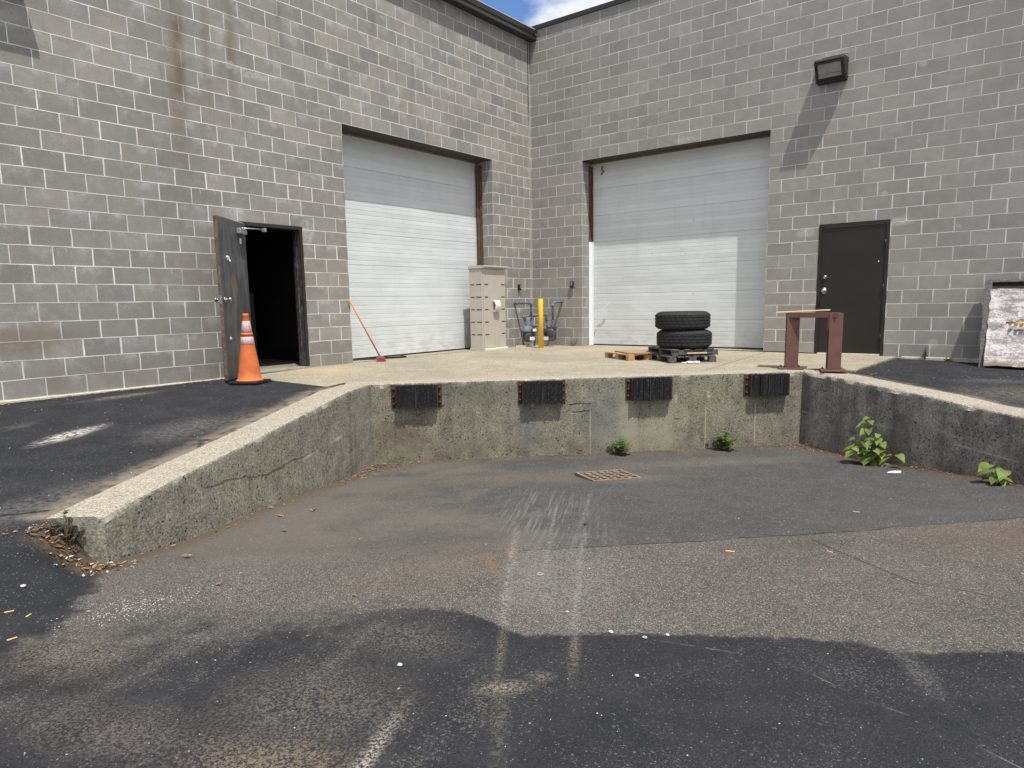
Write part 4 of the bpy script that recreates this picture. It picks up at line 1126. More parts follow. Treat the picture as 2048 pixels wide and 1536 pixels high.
# ------------------------------------------------------------------ broom
br = thing('push_broom', 'broom with orange handle and red bristles leaning on the left overhead door jamb', 'broom', (.188,-4.503,.03))
top = Vector((.035,-4.945,1.02)) - Vector((.188,-4.503,.03)); base = Vector((0.0,.0,.085))
mb = MB(); mb.tube([base, top], [.0125,.0115], 10); mb.obj('handle', M_broomh, br)
d = (top-base).normalized()
mb = MB(); mb.tube([base+d*.03, base-d*.0], .019, 10); mb.box((.01,.0,.075),(.12,.07,.035), rz=R(38)); mb.obj('block', M_broomb, br, bevel=.006)
mb = MB(); g = random.Random(3)
for i in range(220):
    a, b = g.uniform(-.06,.06), g.uniform(-.035,.035); q = Matrix.Rotation(R(38),3,'Z') @ Vector((a,b,0))
    e = q*1.22 + Vector((.025+g.uniform(-.012,.012), g.uniform(-.012,.012), 0))
    mb.tube([(q.x+.01,q.y,.07),(e.x+.01,e.y,.006+g.uniform(0,.006))], .0032, 4, cap=False)
mb.obj('bristles', M_broomr, br)

# ------------------------------------------------------------------ storage cabinet
cb = thing('storage_cabinet', 'tall beige plastic storage cabinet in front of the left overhead door', 'cabinet', (.075,-1.60,.03), R(2))
CW, CD, CH = .70, .56, 1.60          # along y, along x
CD = .34
mb = MB(); mb.bx((-CD/2,-CW/2,.05),(CD/2-.03,CW/2,CH-.055)); body = mb.obj('body', M_cab, cb, bevel=.012)
mb = MB(); mb.bx((-CD/2-.01,-CW/2-.01,0),(CD/2,CW/2+.01,.052)); mb.obj('base', M_cab, cb, bevel=.006)
mb = MB(); mb.bx((CD/2-.02,-CW/2+.01,.004),(CD/2+.035,CW/2+.012,.048)); mb.obj('kick_plate', M_cabw, cb, bevel=.006)
mb = MB(); mb.prism([(-CD/2-.012,CH-.055),(CD/2+.0,CH-.055),(CD/2+.055,CH-.03),(CD/2+.055,CH),(-CD/2-.012,CH)], -CW/2-.015, CW/2+.03, Matrix(((1,0,0,0),(0,0,1,0),(0,1,0,0),(0,0,0,1))))
mb.obj('lid', M_cab, cb, bevel=.006)
for y0, y1 in ((-CW/2+.012,-.002),(.002,CW/2-.012)):
    mb = MB(); mb.bx((CD/2-.031,y0,.058),(CD/2,y1,CH-.062)); dd = mb.obj('door', M_cab, cb, bevel=.005)
    for k in range(5):
        mb = MB(); z = .31 + k*.235
        yc = y0+.075 if y0 < 0 and y1 < .01 else y1-.075
        mb.bx((CD/2-.002,yc-.055,z-.012),(CD/2+.0012,yc+.055,z+.012)); mb.obj('vent_slot', M_slot, dd)
for k in range(5):
    z = .31 + k*.235
    for x0, x1 in ((-CD/2+.035,-CD/2+.12),(-CD/2+.17,CD/2-.05)):
        mb = MB(); mb.bx((x0,-CW/2-.0012,z-.011),(x1,-CW/2+.002,z+.011)); mb.obj('vent_slot', M_slot, body)
mb = MB()
for yy in (-.055, .075): mb.tube([(CD/2-.002,yy,.93),(CD/2+.05,yy-.01,.94),(CD/2+.075,yy,.86),(CD/2+.05,yy,.75),(CD/2,yy,.735)], .016, 8)
for yy in (-.03,-.01,.01,.03,.05):
    mb.tube([(CD/2+.01,yy,.935),(CD/2+.055,yy,.935),(CD/2+.082,yy,.86),(CD/2+.055,yy,.755),(CD/2+.01,yy,.745)], .014, 8)
mb.obj('cord_handle', M_cord, cb)

# ------------------------------------------------------------------ bollard and gas meters
t = thing('bollard', 'slim yellow steel bollard guarding the gas meters in the corner', 'bollard', (.812,-.884,.03))
mb = MB(); mb.lathe([(.0505,0),(.0505,.955),(.046,.962),(.001,.964)], 28); mb.obj('post', M_yellow, t)
mb = MB(); mb.lathe([(.060,0),(.058,.006),(.050,.009)], 24); mb.obj('collar', simple('bollard_base_grime', (.40,.26,.05), .8, 0., .4, 30.), t)

def gas_meter(label, loc, rz, body_mats, fancy):
    """local: face towards -y, x to the right; base point under the meter on the ground"""
    g = thing('gas_meter', label, 'gas meter', loc, rz, 'gas meters in the corner')
    mb = MB()
    if fancy == 0:
        mb.lathe([(.02,.0),(.085,.012),(.112,.06),(.122,.14),(.124,.20),(.001,.205)], 20, (0,0,.10), M=Matrix.Diagonal((1.,.75,1,1)))
        mb.obj('meter_bowl', M_meter, g)
        mb = MB(); mb.lathe([(.130,.0),(.130,.035),(.118,.05),(.108,.10),(.07,.125),(.001,.128)], 20, (-.015,0,.302), M=Matrix.Diagonal((1.,.75,1,1))); mb.obj('meter_head', M_pipe, g)
        idx, lab = (.075,-.115,.345), (.035,-.105,.175)
    else:
        mb.lathe([(.02,.0),(.075,.008),(.105,.04),(.118,.11),(.118,.20),(.105,.25),(.001,.26)], 20, (.02,0,.115), M=Matrix.Diagonal((1.12,.72,1,1)))
        mb.obj('meter_bowl', M_meter, g)
        mb = MB(); mb.tube([(.075,-.085,.26),(.075,-.10,.26)], .055, 16); mb.tube([(.085,-.06,.17),(.085,-.095,.18)], .06, 16); mb.bx((-.05,-.06,.36),(.15,.05,.40)); mb.obj('meter_head', M_meter, g, bevel=.005)
        idx, lab = (-.045,-.105,.325), (-.03,-.105,.17)
    mb = MB(); mb.box(idx, (.10,.05,.075)); ix = mb.obj('index_box', M_meterd, g, bevel=.006)
    mb = MB(); mb.box((idx[0],idx[1]-.027,idx[2]+.002),(.082,.004,.055) if fancy == 0 else (.07,.004,.035)); mb.obj('dial_plate', M_label if fancy == 0 else M_meterd, ix)
    mb = MB(); mb.box((lab[0]-.03,lab[1]+.015,lab[2]+.085),(.06,.012,.045)); mb.obj('badge', M_meterd, g)
    mb = MB(); mb.box(lab, (.105,.006,.07)); mb.obj('paper_tag', M_label, g)
    mb = MB()
    for x in (-.075,.075):
        mb.tube([(x*.75,0,.38 if fancy else .40),(x*.6,-.01,.45),(x,0,.50),(x,0,.53)], [.018,.014,.017,.026], 8)
    mb.tube([(-.075,0,.535),(.075,0,.535)], .010, 8)
    mb.obj('swivel', M_pipe, g)
    return g
def bend(pts, r=.02): return pts
PR = .022
gl = gas_meter('grey gas meter with white dial plate left of the yellow bollard', (.30,-.60,.03), R(62), None, 0)
M3 = Matrix.Rotation(R(62),3,'Z')
mb = MB()
rt = Vector((.075,0,.53)); wallp = M3.transposed() @ (Vector((.0,-.66,.919)) - Vector((.30,-.60,.03)))
el = Vector((.075,0,.885))
mb.tube([rt, (.075,0,.85), el, el + (wallp-el).normalized()*.03, wallp], PR, 10)
mb.tube([el - Vector((0,0,.05)), el + Vector((0,0,.004)), el + (wallp-el).normalized()*.05], PR*1.45, 10)
dq = (wallp-el); mb.tube([el+dq*.78, el+dq*.86], PR*1.4, 10); mb.tube([el+dq*.97, el+dq*.995], .05, 14)
mb.obj('riser_pipe', M_pipe, gl)
gr = gas_meter('grey gas meter with brown index box right of the yellow bollard', (.60,-.27,.03), R(8), None, 1)
M3 = Matrix.Rotation(R(8),3,'Z')
mb = MB(); wallp = M3.transposed() @ (Vector((.735,.0,.935)) - Vector((.60,-.27,.03))); el = Vector((.075,0,.86))
mb.tube([(.075,0,.53),(.075,0,.82), el, el+Vector((.03,.03,.035)), wallp-Vector((.02,.12,0)), wallp], PR, 10)
mb.tube([el-Vector((0,0,.06)), el-Vector((0,0,.0))], PR*1.45, 10)
mb.tube([wallp-Vector((.01,.06,0)), wallp-Vector((0,.03,0))], PR*1.4, 10)
mb.obj('riser_pipe', M_pipe, gr)
gp = thing('gas_manifold', 'grey gas supply pipe with round regulator joining the two meters behind the bollard', 'gas pipe', (.26,-.30,.03))
Ml = Matrix.Translation((.30,-.60,.03)) @ Matrix.Rotation(R(62),4,'Z'); Mr = Matrix.Translation((.60,-.27,.03)) @ Matrix.Rotation(R(8),4,'Z')
o3 = Vector((.26,-.30,.03))
iL = Ml @ Vector((-.075,0,.53)) - o3; iR = Mr @ Vector((-.075,0,.53)) - o3
hz = .615
mb = MB()
L1 = Vector((iL.x, iL.y, hz)); R1 = Vector((iR.x, iR.y, hz+.035)); mid = Vector((.0,-.03,hz+.02))
mb.tube([iL, L1-Vector((0,0,.03)), L1], PR, 10); mb.tube([iR, R1-Vector((0,0,.03)), R1], PR, 10)
mb.tube([L1 + (L1-mid).normalized()*.09, L1, mid, R1], PR*.95, 10)
for q in (L1, R1, mid): mb.blob(q, .036, 2, sub=2)
mb.tube([mid, (mid.x, mid.y, .0)], PR, 10)
for i_ in (iL, iR):
    mb.tube([i_+Vector((0,0,.02)), i_+Vector((0,0,.055))], PR*1.6, 8); mb.box(i_+Vector((.03,-.02,.04)), (.04,.02,.03))
mb.obj('pipe', M_pipe, gp)
mb = MB(); ax = Matrix.Rotation(R(90),4,'Y') @ Matrix.Rotation(R(25),4,'X')
mb.lathe([(.02,-.03),(.07,-.028),(.078,-.01),(.078,.01),(.07,.028),(.025,.032),(.025,.07),(.001,.072)], 20, (mid.x+.0, mid.y-.03, .42), M=Matrix.Rotation(R(-45),4,'Z') @ Matrix.Rotation(R(90),4,'X'))
mb.tube([(mid.x,mid.y,.42),(mid.x+.13,mid.y-.05,.42)], .026, 10); mb.obj('regulator', M_pipe, gp)
mb = MB(); mb.box((.20,-.72,.045),(.20,.09,.03), rz=.5); tag(mb.obj('brick', simple('pale_brick', (.55,.50,.42), .9, 0., .2, 20.), bevel=.004), 'pale flat block lying on the slab under the left gas meter', 'brick')

# ------------------------------------------------------------------ pallets, tyres
def pallet(label, loc, rz, w, dp, h, mat, style, group):
    """near corner at origin; runs along -x' (w) and +y' (dp)"""
    t = thing('wooden_pallet', label, 'pallet', loc, rz, group)
    dk_ = .018
    mb = MB()
    for k in range(6 if style != 'open' else 4):
        y0 = dp*k/(6 if style != 'open' else 4.0) + .004; y1 = y0 + dp/(6 if style != 'open' else 4.0) - (.022 if style != 'open' else .085)
        mb.bx((-w,y0,h-dk_),(0,y1,h))
    mb.obj('deck_boards', mat, t, bevel=.002)
    for k, x in enumerate((0., .5, 1.)):
        x0 = -w + (w-.075)*x
        mb = MB()
        if style == 'block':
            for y in (0., .5, 1.):
                y0 = (dp-.11)*y; mb.bx((x0,y0,.018),(x0+.075,y0+.11,h-dk_-.001))
            mb.bx((x0,0,.0),(x0+.075,dp,.017))
        else:
            mb.bx((x0+.015,0,.018),(x0+.060,dp,h-dk_-.001))
        mb.obj('stringer', mat, t, bevel=.002)
    if style != 'block':
        mb = MB()
        for y in (0., .5, 1.): mb.bx((-w,(dp-.09)*y,0),(0,(dp-.09)*y+.09,.017))
        mb.obj('bottom_boards', mat, t, bevel=.002)
    return t
F1 = Vector((4.33,-2.65,0)); e = Vector((3.73,-2.13,0)) - F1
rz1 = math.atan2(-e.y, -e.x)
pallet('grey weathered pallet at the bottom of the stack under the tyres', (F1.x,F1.y,.006), rz1, .80, .74, .105, M_woodg, 'block', 'dark pallets under the tyres')
pallet('grey weathered pallet with a gappy deck directly under the tyres', (F1.x+.03,F1.y+.05,.112), rz1+R(5), .77, .76, .098, M_woodg, 'open', 'dark pallets under the tyres')
F2 = Vector((3.64,-2.60,0)); e2_ = Vector((3.02,-2.22,0)) - F2
rz2 = math.atan2(-e2_.y, -e2_.x)
pallet('light new wooden pallet lying left of the tyre stack', (F2.x,F2.y,.008), rz2, .74, .72, .108, M_woodn, 'block', None)
t = thing('wooden_board', 'brown weathered board lying on top of the light pallet', 'board', (F2.x,F2.y,.117), rz2+R(4))
mb = MB()
bo = [(-.62,.16),(-.10,.05),(.06,.17),(.05,.70),(-.55,.74)]
mb.prism(bo, 0., .022); mb.obj('panel', M_woodn2, t, bevel=.002)
def tyre(label, loc, rz):
    t = thing('tyre', label, 'tyre', loc, rz, 'stacked truck tyres')
    W, RO = .272, .408
    prof = []
    half = [(.215,.035),(.225,.012),(.26,.004),(.31,.0),(.355,.010),(.383,.028),(.398,.045)]
    tread = []
    for z0, z1 in ((.047,.080),(.090,.125),(.135,.170),(.180,.215),(.192+.033,.225+.0)): pass
    ribs = [(.048,.082),(.092,.129),(.139,.176)]
    pr = half[:]
    zz = [.048,.084,.085,.093,.094,.130,.131,.140,.141,.178,.179,.187,.188,.224]
    dep = [0,0,1,1,0,0,1,1,0,0,1,1,0,0]
    for z, d_ in zip(zz, dep): pr.append((RO - (.012 if d_ else 0) - .004*abs((z-W/2)/(W/2))**2, z))
    pr += [(r_, W - z) for r_, z in half[::-1]]
    seg = 180
    def rf(r_, z, j, k):
        if 7 <= j < 7+14:
            i = j-7
            if dep[i] == 0 and ((k + (i//4)*2) % 6 == 0): return r_ - .007
        if j in (5,6,21,22) and k % 4 == 0: return r_ - .006
        return r_
    pr += [(.218, W-.05),(.218,.05)]
    mb = MB(); mb.lathe(pr, seg, closed=True, rf=rf, smooth=False)
    mb.obj('casing', M_rubber, t)
    mb = MB()
    for z in (.006, W-.0035):
        mb.lathe([(.262,z-.003),(.262,z+.001),(.268,z+.001),(.268,z-.003)], 64, closed=True)
        mb.lathe([(.318,z-.003),(.318,z-.0005),(.323,z-.0005),(.323,z-.003)], 64, closed=True)
    mb.obj('sidewall_rib', M_rubber, t)
    return t
ty = tyre('lower of the two black tyres stacked on the grey pallets', (4.295,-2.07,.211), 0)
dup(ty, (4.268,-2.075,.484), .4, 'upper of the two black tyres stacked on the grey pallets')
mb = MB(); mb.blob((4.58,-2.50,.03), .055, 4, sub=2, flat=.35); mb.blob((4.66,-2.44,.03), .045, 5, sub=2, flat=.4); mb.blob((4.52,-2.56,.022), .03, 8, sub=2, flat=.4)
tag(mb.obj('crumpled_paper', simple('white_paper', (.78,.78,.78), .7)), 'crumpled white paper on the slab against the grey pallets', 'paper')
mb = MB(); mb.box((4.60,-2.30,.15),(.30,.03,.018), rz=.75); tag(mb.obj('wood_strip', M_ply, bevel=.002), 'pale wood strip lying inside the grey pallet under the tyres', 'wood strip')

# ------------------------------------------------------------------ steel stand
st = thing('steel_stand', 'red brown primed steel stand of two posts on base plates at the dock edge', 'steel stand', (6.25,-2.64,.004))
o3 = Vector((6.25,-2.64,.004))
def post(c, rz, plate):
    mb = MB(); M = Matrix.Rotation(rz, 4, 'Z')
    def L(a, b): return c + M.to_3x3() @ Vector((a, b, 0))
    f = .155; d = .155; tk = .011
    for off, s_ in (((0,-d/2+tk/2), (f,tk)), ((0,d/2-tk/2), (f,tk)), ((0,0), (tk,d-2*tk))):
        q = L(*off); mb.box((q.x,q.y,.375),(s_[0],s_[1],.70), rz=rz)
    mb.obj('post', M_steelR, st, bevel=.002)
    mb = MB(); q = c + Vector(plate); mb.box((q.x,q.y,.0125),(.30,.26,.018), rz=rz); pl = mb.obj('base_plate', M_steelR, st, bevel=.002)
    for a, b in ((-.11,-.09),(.11,-.09),(.11,.09),(-.11,.09)):
        m2 = MB(); w = q + M.to_3x3() @ Vector((a, b, 0)); m2.lathe([(.014,.02),(.014,.032),(.007,.033),(.007,.045),(.0005,.046)], 6, (w.x,w.y,0)); m2.obj('bolt', M_steelR, pl)
rzs = R(21)
c1 = Vector((6.00,-2.55,0))-o3; c2 = Vector((6.525,-2.60,0))-o3
post(c1, rzs, (0,-.02,0)); post(c2, rzs, (.01,-.05,0))
mb = MB(); a = c1 + Matrix.Rotation(rzs,3,'Z') @ Vector((-.03,-.087,0)); b = c2 + Matrix.Rotation(rzs,3,'Z') @ Vector((-.02,-.087,0))
an = math.atan2((b-a).y, (b-a).x); ctr = (a+b)/2
mb.box((ctr.x,ctr.y,.700),((b-a).length+.06,.010,.062), rz=an); mb.box((ctr.x-.04*math.sin(an)*1., ctr.y+.04*math.cos(an),.727),((b-a).length+.06,.075,.009), rz=an)
mb.obj('cross_angle', M_steelR, st, bevel=.0015)
mb = MB(); mb.box((0,0,0),(.64,.30,.009), M=Matrix.Rotation(R(-2.2),4,'Y'))
ps = tag(mb.obj('plywood_sheet', M_ply), 'thin pale plywood sheet resting on top of the red steel stand', 'plywood')
ps.location = (6.10,-2.47,.752); ps.rotation_euler = (R(.6),0,R(12))

# ------------------------------------------------------------------ weathered panel leaning on the right wall
pn = thing('framed_board', 'weathered dark framed board with peeling white sheet leaning on the right wall', 'board', (7.93,-.80,-.06))
lean = math.atan2(.70, 1.20)
pn.rotation_euler = (-lean, 0, R(3))
W_, H_ = 1.15, 1.37
mb = MB(); mb.bx((0,-.02,0),(.085,.055,H_)); mb.obj('side_rail', M_woodd, pn, bevel=.003)
mb = MB(); mb.bx((W_-.085,-.02,0),(W_,.055,H_)); mb.obj('side_rail', M_woodd, pn, bevel=.003)
mb = MB(); mb.bx((.085,-.015,H_-.045),(W_-.085,.05,H_-.005)); mb.obj('top_rail', M_woodd, pn, bevel=.003)
mb = MB(); mb.bx((.085,.03,.0),(W_-.085,.048,H_-.045)); mb.obj('backing', simple('black_backing', (.03,.028,.027), .9, 0., .5, 12.), pn)
mb = MB(); g = random.Random(5); NX, NZ = 56, 60; H2 = H_-.16
vv = {}
for i in range(NX+1):
    for k in range(NZ+1):
        x = .075 + (W_-.085)*i/NX; z = .0 + H2*k/NZ
        bulge = .05*math.exp(-((z-.05)/.22)**2) + .012*nz(x, z, 0, 3.) + .006*nz(x, z, 4, 9.)
        bulge += .03*math.exp(-(((x-.22)/.09)**2+((z-.66)/.06)**2))
        y = -.026 - bulge - .02*(1-z/H2)
        x2 = x + (.012*nz(0, z, 8, 9.) if i == 0 else 0) - (.02*(1-z/H2) if i == 0 else 0)
        vv[i, k] = mb.bm.verts.new((x2, y, z + (.012*nz(x, 0, 3, 8.) if k in (0, NZ) else 0)))
def hole(x, z):
    return (x-.47)**2/.16**2 + (z-.655)**2/.055**2 + 1.1*nz(x, z, 1, 13.) < .9 or (abs(z-.665) < .018 + .012*nz(x, 0, 0, 14.) and .26 < x < .75)
for i in range(NX):
    for k in range(NZ):
        x = .075 + (W_-.085)*(i+.5)/NX; z = H2*(k+.5)/NZ
        if hole(x, z): continue
        mb.bm.faces.new((vv[i,k], vv[i+1,k], vv[i+1,k+1], vv[i,k+1]))
for v in [v for v in mb.bm.verts if not v.link_faces]: mb.bm.verts.remove(v)
sh = mb.obj('peeling_sheet', M_peel, pn)
so = sh.modifiers.new('thick', 'SOLIDIFY'); so.thickness = .006
mb = MB(); mb.bx((.20,-.028,.55),(.85,.0,.76)); mb.obj('foam_core', M_foam, pn)
mb = MB()
for k in range(9):
    x = .30 + k*.06 + g.uniform(-.01,.01); z = .605 + g.uniform(-.012,.012)
    mb.face([(x,-.055,z),(x+.05,-.055,z+.004),(x+.045,-.095-g.uniform(0,.02),z-.022),(x+.012,-.09,z-.035-g.uniform(0,.02))])
    z = .69 + g.uniform(-.01,.01)
    mb.face([(x,-.05,z),(x+.05,-.05,z+.006),(x+.04,-.085,z-.02),(x+.015,-.09,z-.012)])
bmesh.ops.remove_doubles(mb.bm, verts=mb.bm.verts[:], dist=.012)
fl = mb.obj('peeled_flap', M_peel, pn); so = fl.modifiers.new('thick', 'SOLIDIFY'); so.thickness = .004

# ------------------------------------------------------------------ plants
def heart(mb, base, d, up, L, W, g, mi=0, droop=.25):
    d = d.normalized(); side = d.cross(up).normalized(); nrm = side.cross(d).normalized()
    prof = [(-.06,.22),(.04,.42),(.18,.5),(.38,.46),(.6,.33),(.8,.16),(1.,.0)]
    cen = [base + d*(f*L) - Vector((0,0,1))*droop*L*f*f for f in (0., .12, .25, .4, .6, .8, 1.)]
    vc = [mb.bm.verts.new(p) for p in cen]
    for sg_ in (-1, 1):
        ve = []
        for (f, w_), c in zip(prof, cen):
            q = base + d*(f*L) - Vector((0,0,1))*droop*L*max(0,f)**2 + side*sg_*w_*W + nrm*(.14*W*w_*2)
            ve.append(mb.bm.verts.new(q))
        for i in range(6):
            fc = mb.bm.faces.new((vc[i], vc[i+1], ve[i+1], ve[i]) if sg_ > 0 else (ve[i], ve[i+1], vc[i+1], vc[i]))
            fc.smooth = True; fc.material_index = mi
def knotweed(label, loc, stems, seed, L0):
    g = random.Random(seed)
    t = thing('leafy_weed', label, 'weed', loc, 0, 'heart leaved weeds along the right ramp wall')
    ms, ml = MB(), MB()
    for (dx, dy, h, nl) in stems:
        pts = []
        for k in range(6):
            f = k/5; pts.append(Vector((dx*f + .02*math.sin(f*9+dx*30), dy*f, h*f)))
        ms.tube(pts, [.006-.0035*k/5 for k in range(6)], 6)
        for k in range(nl):
            f = .16 + .84*(k+.5)/nl
            i = min(4, int(f*5)); q = pts[i].lerp(pts[i+1], f*5-i)
            az = k*2.4 + g.uniform(-.5,.5)
            dirn = Vector((math.cos(az), math.sin(az), g.uniform(-.25,.25)))
            # keep the leaves on the sunny side, clear of the wall
            wallv = Vector((.86,.51,0)); 
            if dirn.dot(-Vector((-.51,-.86,0))) > .2: dirn = dirn.reflect(Vector((-.51,-.86,0)))
            pet = q + dirn.normalized()*g.uniform(.02,.05)
            ms.tube([q, pet], .002, 4, cap=False)
            L = L0*g.uniform(.65,1.15)*(1 - .25*abs(f-.5))
            up = Vector((g.uniform(-.35,.35), g.uniform(-.6,.1), 1)).normalized()
            heart(ml, pet, dirn + Vector((0,0,-.25)), up, L, L*.86, g, 0, g.uniform(.15,.5))
    ms.obj('stem', M_stem, t); ml.obj('foliage', M_knot, t, fix=False)
    return t
def on_floor(t, n): p = dxy(t, n); return (p.x, p.y, floor_h(t, n))
a = on_floor(TR(1.22)-.13, 1.22)
knotweed('tall heart leaved weed at the foot of the right ramp wall', a, [(-.07,-.02,.54,12),(-.17,-.04,.30,7),(.06,-.07,.37,9),(.24,-.16,.17,6),(-.25,-.12,.20,6),(.0,-.16,.20,6),(-.10,-.15,.25,6),(.14,-.12,.24,5)], 21, .125)
a = on_floor(TR(2.50)-.10, 2.50)
knotweed('small heart leaved weed low on the right ramp wall at the edge', a, [(-.05,-.04,.21,4),(.06,-.07,.18,3),(.0,-.1,.10,3)], 33, .140)
def bush(name, label, loc, r, h, nst, seed, mat, group, ll=.035):
    g = random.Random(seed)
    t = thing(name, label, 'weed', loc, 0, group)
    ms, ml = MB(), MB()
    for i in range(nst):
        a = g.uniform(0, 2*PI); rr = r*math.sqrt(g.random()); hh = h*(1-.55*rr/r)*g.uniform(.7,1.1)
        e = Vector((rr*math.cos(a), rr*math.sin(a), hh))
        pts = [Vector((e.x*.15*f, e.y*.15*f, 0)) if f == 0 else Vector((e.x*f**.8, e.y*f**.8, e.z*f)) for f in (0,.35,.7,1.)]
        ms.tube(pts, [.003,.0025,.002,.001], 4, cap=False)
        for k in range(8):
            f = g.uniform(.2,1.); q = Vector((e.x*f**.8, e.y*f**.8, e.z*f))
            az = g.uniform(0, 2*PI); d = Vector((math.cos(az), math.sin(az), g.uniform(-.2,.7))).normalized()
            L = ll*g.uniform(.6,1.3); s_ = d.cross(Vector((0,0,1))).normalized()*L*.3
            s_ = s_*1.5; ml.face([q, q+d*L*.45+s_, q+d*L, q+d*L*.45-s_])
    ms.obj('stem', M_stem if mat is M_weed else M_dryw, t); ml.obj('foliage', mat, t, fix=False)
    return t
GW = 'small green weeds at the dock wall foot'
bush('small_weed', 'small green weed at the foot of the dock wall behind the drain grate', on_floor(3.03,.13), .15, .27, 34, 4, M_weed, GW, .045)
bush('small_weed', 'small bright green weed at the dock wall foot below the rightmost bumper', on_floor(4.36,.13), .17, .30, 34, 9, M_weed, GW, .05)
bush('dry_weed', 'brown tangled weed growing at the broken end of the left ramp wall', (dxy(-1.50,4.02).x, dxy(-1.50,4.02).y, -.48), .11, .24, 26, 12, mat_leaf('dry_weed_leaf', (.07,.085,.03), (.13,.095,.05)), None, .03)
bush('dry_weed', 'dead grey weed against the right block wall beside the white door trim', (1.03,-.07,.03), .10, .34, 16, 14, M_dryw, None, .02)
bush('wall_weed', 'thin green weed at the foot of the right block wall past the brown door', (7.22,-.05,-.02), .04, .26, 8, 17, M_weed, 'tiny weeds by the right wall', .03)
bush('wall_weed', 'low green weed in the crack at the right block wall near the leaning panel', (7.50,-.06,-.03), .07, .09, 10, 18, M_weed, 'tiny weeds by the right wall', .025)
bush('wall_weed', 'tiny green weed on the right ramp wall top beside the dark lot', (dxy(TR(.6)+.40,.6).x, dxy(TR(.6)+.40,.6).y, -.03), .05, .06, 9, 19, M_weed, 'tiny weeds by the right wall', .022)
gr_ = MB(); g = random.Random(8)
for i in range(110):
    f = g.random(); x = 6.74 + (6.84-6.74)*f + g.uniform(-.04,.05); y = -2.3 + 2.2*f**1.5
    h = g.uniform(.008,.030)
    gr_.face([(x,y,-.01),(x+.006,y,-.01),(x+.003+g.uniform(-.02,.02),y+g.uniform(-.02,.02),h)])
struct(gr_.obj('grass', M_weed, fix=False), 'stuff')

# ------------------------------------------------------------------ litter
def ground_at(t, n): return ground_h(t, n)
def leafshape(mb, c, r, rz, g, mi=0):
    pts = []
    K = 10
    for k in range(K):
        a = 2*PI*k/K; q = r*(1. if k % 2 == 0 else .45)*g.uniform(.8,1.15)
        pts.append((c[0]+math.cos(a+rz)*q, c[1]+math.sin(a+rz)*q*.62, c[2]+.004+g.uniform(0,.018)*r/.05))
    vc = mb.bm.verts.new((c[0], c[1], c[2]+.010)); vs = [mb.bm.verts.new(p) for p in pts]
    for k in range(K):
        f = mb.bm.faces.new((vc, vs[k], vs[(k+1)%K])); f.material_index = mi
g = random.Random(77)
lab = ['curled brown oak leaf on the ramp below the long gouge in the left wall', 'small brown leaf between two larger ones along the left ramp wall', 'flat tan oak leaf beside the near end of the left ramp wall', 'pale brown leaf farthest from the camera along the foot of the left wall', 'pinkish curled leaf on the open ramp left of the rust stain', 'small red brown leaf at the edge of the dark sealed patch']
for (t_, n_, r_), l_ in zip(((-.536,2.66,.05),(-.406,3.17,.045),(-.839,3.93,.045),(-.305,2.53,.045),(-.494,4.465,.03),(.276,4.728,.022)), lab):
    mb = MB(); leafshape(mb, (0,0,0), r_, g.uniform(0,3), g)
    o = mb.obj('dry_leaf', M_leafd, fix=False); p = dxy(t_, n_); o.location = (p.x, p.y, ground_at(t_, n_)+.003); tag(o, l_, 'leaf', 'fallen leaves on the ramp')
def bit(name, label, cat, t_, n_, size, mat, rz, group, kind='blob'):
    mb = MB()
    if kind == 'blob': mb.blob((0,0,size*.4), size, int(t_*100+n_*10), sub=2, flat=.5)
    else: mb.box((0,0,size*.12),(size*2.2,size*.55,size*.22), rz=rz)
    o = mb.obj(name, mat, bevel=0. if kind == 'blob' else .001); p = dxy(t_, n_); o.location = (p.x, p.y, ground_at(t_, n_)+.002)
    return tag(o, label, cat, group)
GS = 'loose stones on the asphalt'; GC = 'wood chips on the asphalt'
bit('stone', 'white pointed stone chip alone on the dark sealed patch', 'stone', .551,5.533,.013, M_stone, 0, GS)
bit('stone', 'white oval stone on the dark asphalt at the left edge', 'stone', -1.466,4.533,.016, M_stone, 0, GS)
bit('stone', 'white stone at the start of the dark seal edge in the middle', 'stone', 1.503,5.37,.012, M_stone, 0, GS)
bit('stone', 'bluish grey stone just inside the dark seal edge', 'stone', 1.639,5.447,.012, M_stoneg, 0, GS)
bit('stone', 'small white stone on the dark seal edge right of the bluish one', 'stone', 1.747,5.438,.010, M_stone, 0, GS)
bit('stone', 'little white stone on the tyre mark above the dark seal edge', 'stone', 1.353,5.107,.009, M_stone, 0, GS)
bit('stone', 'black tar lump on the smooth patch right of the pale scuffs', 'stone', 1.828,3.415,.014, M_tar, 0, GS)
bit('stone', 'white pebble on the sealed patch below the middle stains', 'stone', 1.50,5.78,.009, M_stone, 0, GS)
bit('wood_chip', 'pale wood sliver on the coarse asphalt just before the patch seam', 'wood chip', 2.53,4.357,.026, M_chipw, .3, GC, 'box')
bit('wood_chip', 'pale wood sliver on the smooth patch before the tall weed', 'wood chip', 3.977,3.427,.020, M_chipw, .2, GC, 'box')
bit('wood_chip', 'small wood sliver by the crack right of the patch seam', 'wood chip', 3.135,4.444,.016, M_chipw, -.2, GC, 'box')
bit('wood_chip', 'upper left wood chip of the group at the left edge', 'wood chip', -1.399,4.786,.019, M_chipw, 1.2, GC, 'box')
bit('wood_chip', 'second wood chip in from the left edge', 'wood chip', -1.309,4.788,.016, M_chipw, 2.2, GC, 'box')
bit('wood_chip', 'lowest wood chip of the group at the left edge, standing out yellow', 'wood chip', -1.241,5.049,.018, M_chipw, 1.5, GC, 'box')
p = on_floor(5.42,1.88)
t = thing('plastic_tube', 'white plastic tube lying on the ramp beside the tall weed', 'litter', (p[0],p[1],p[2]+.018), R(38))
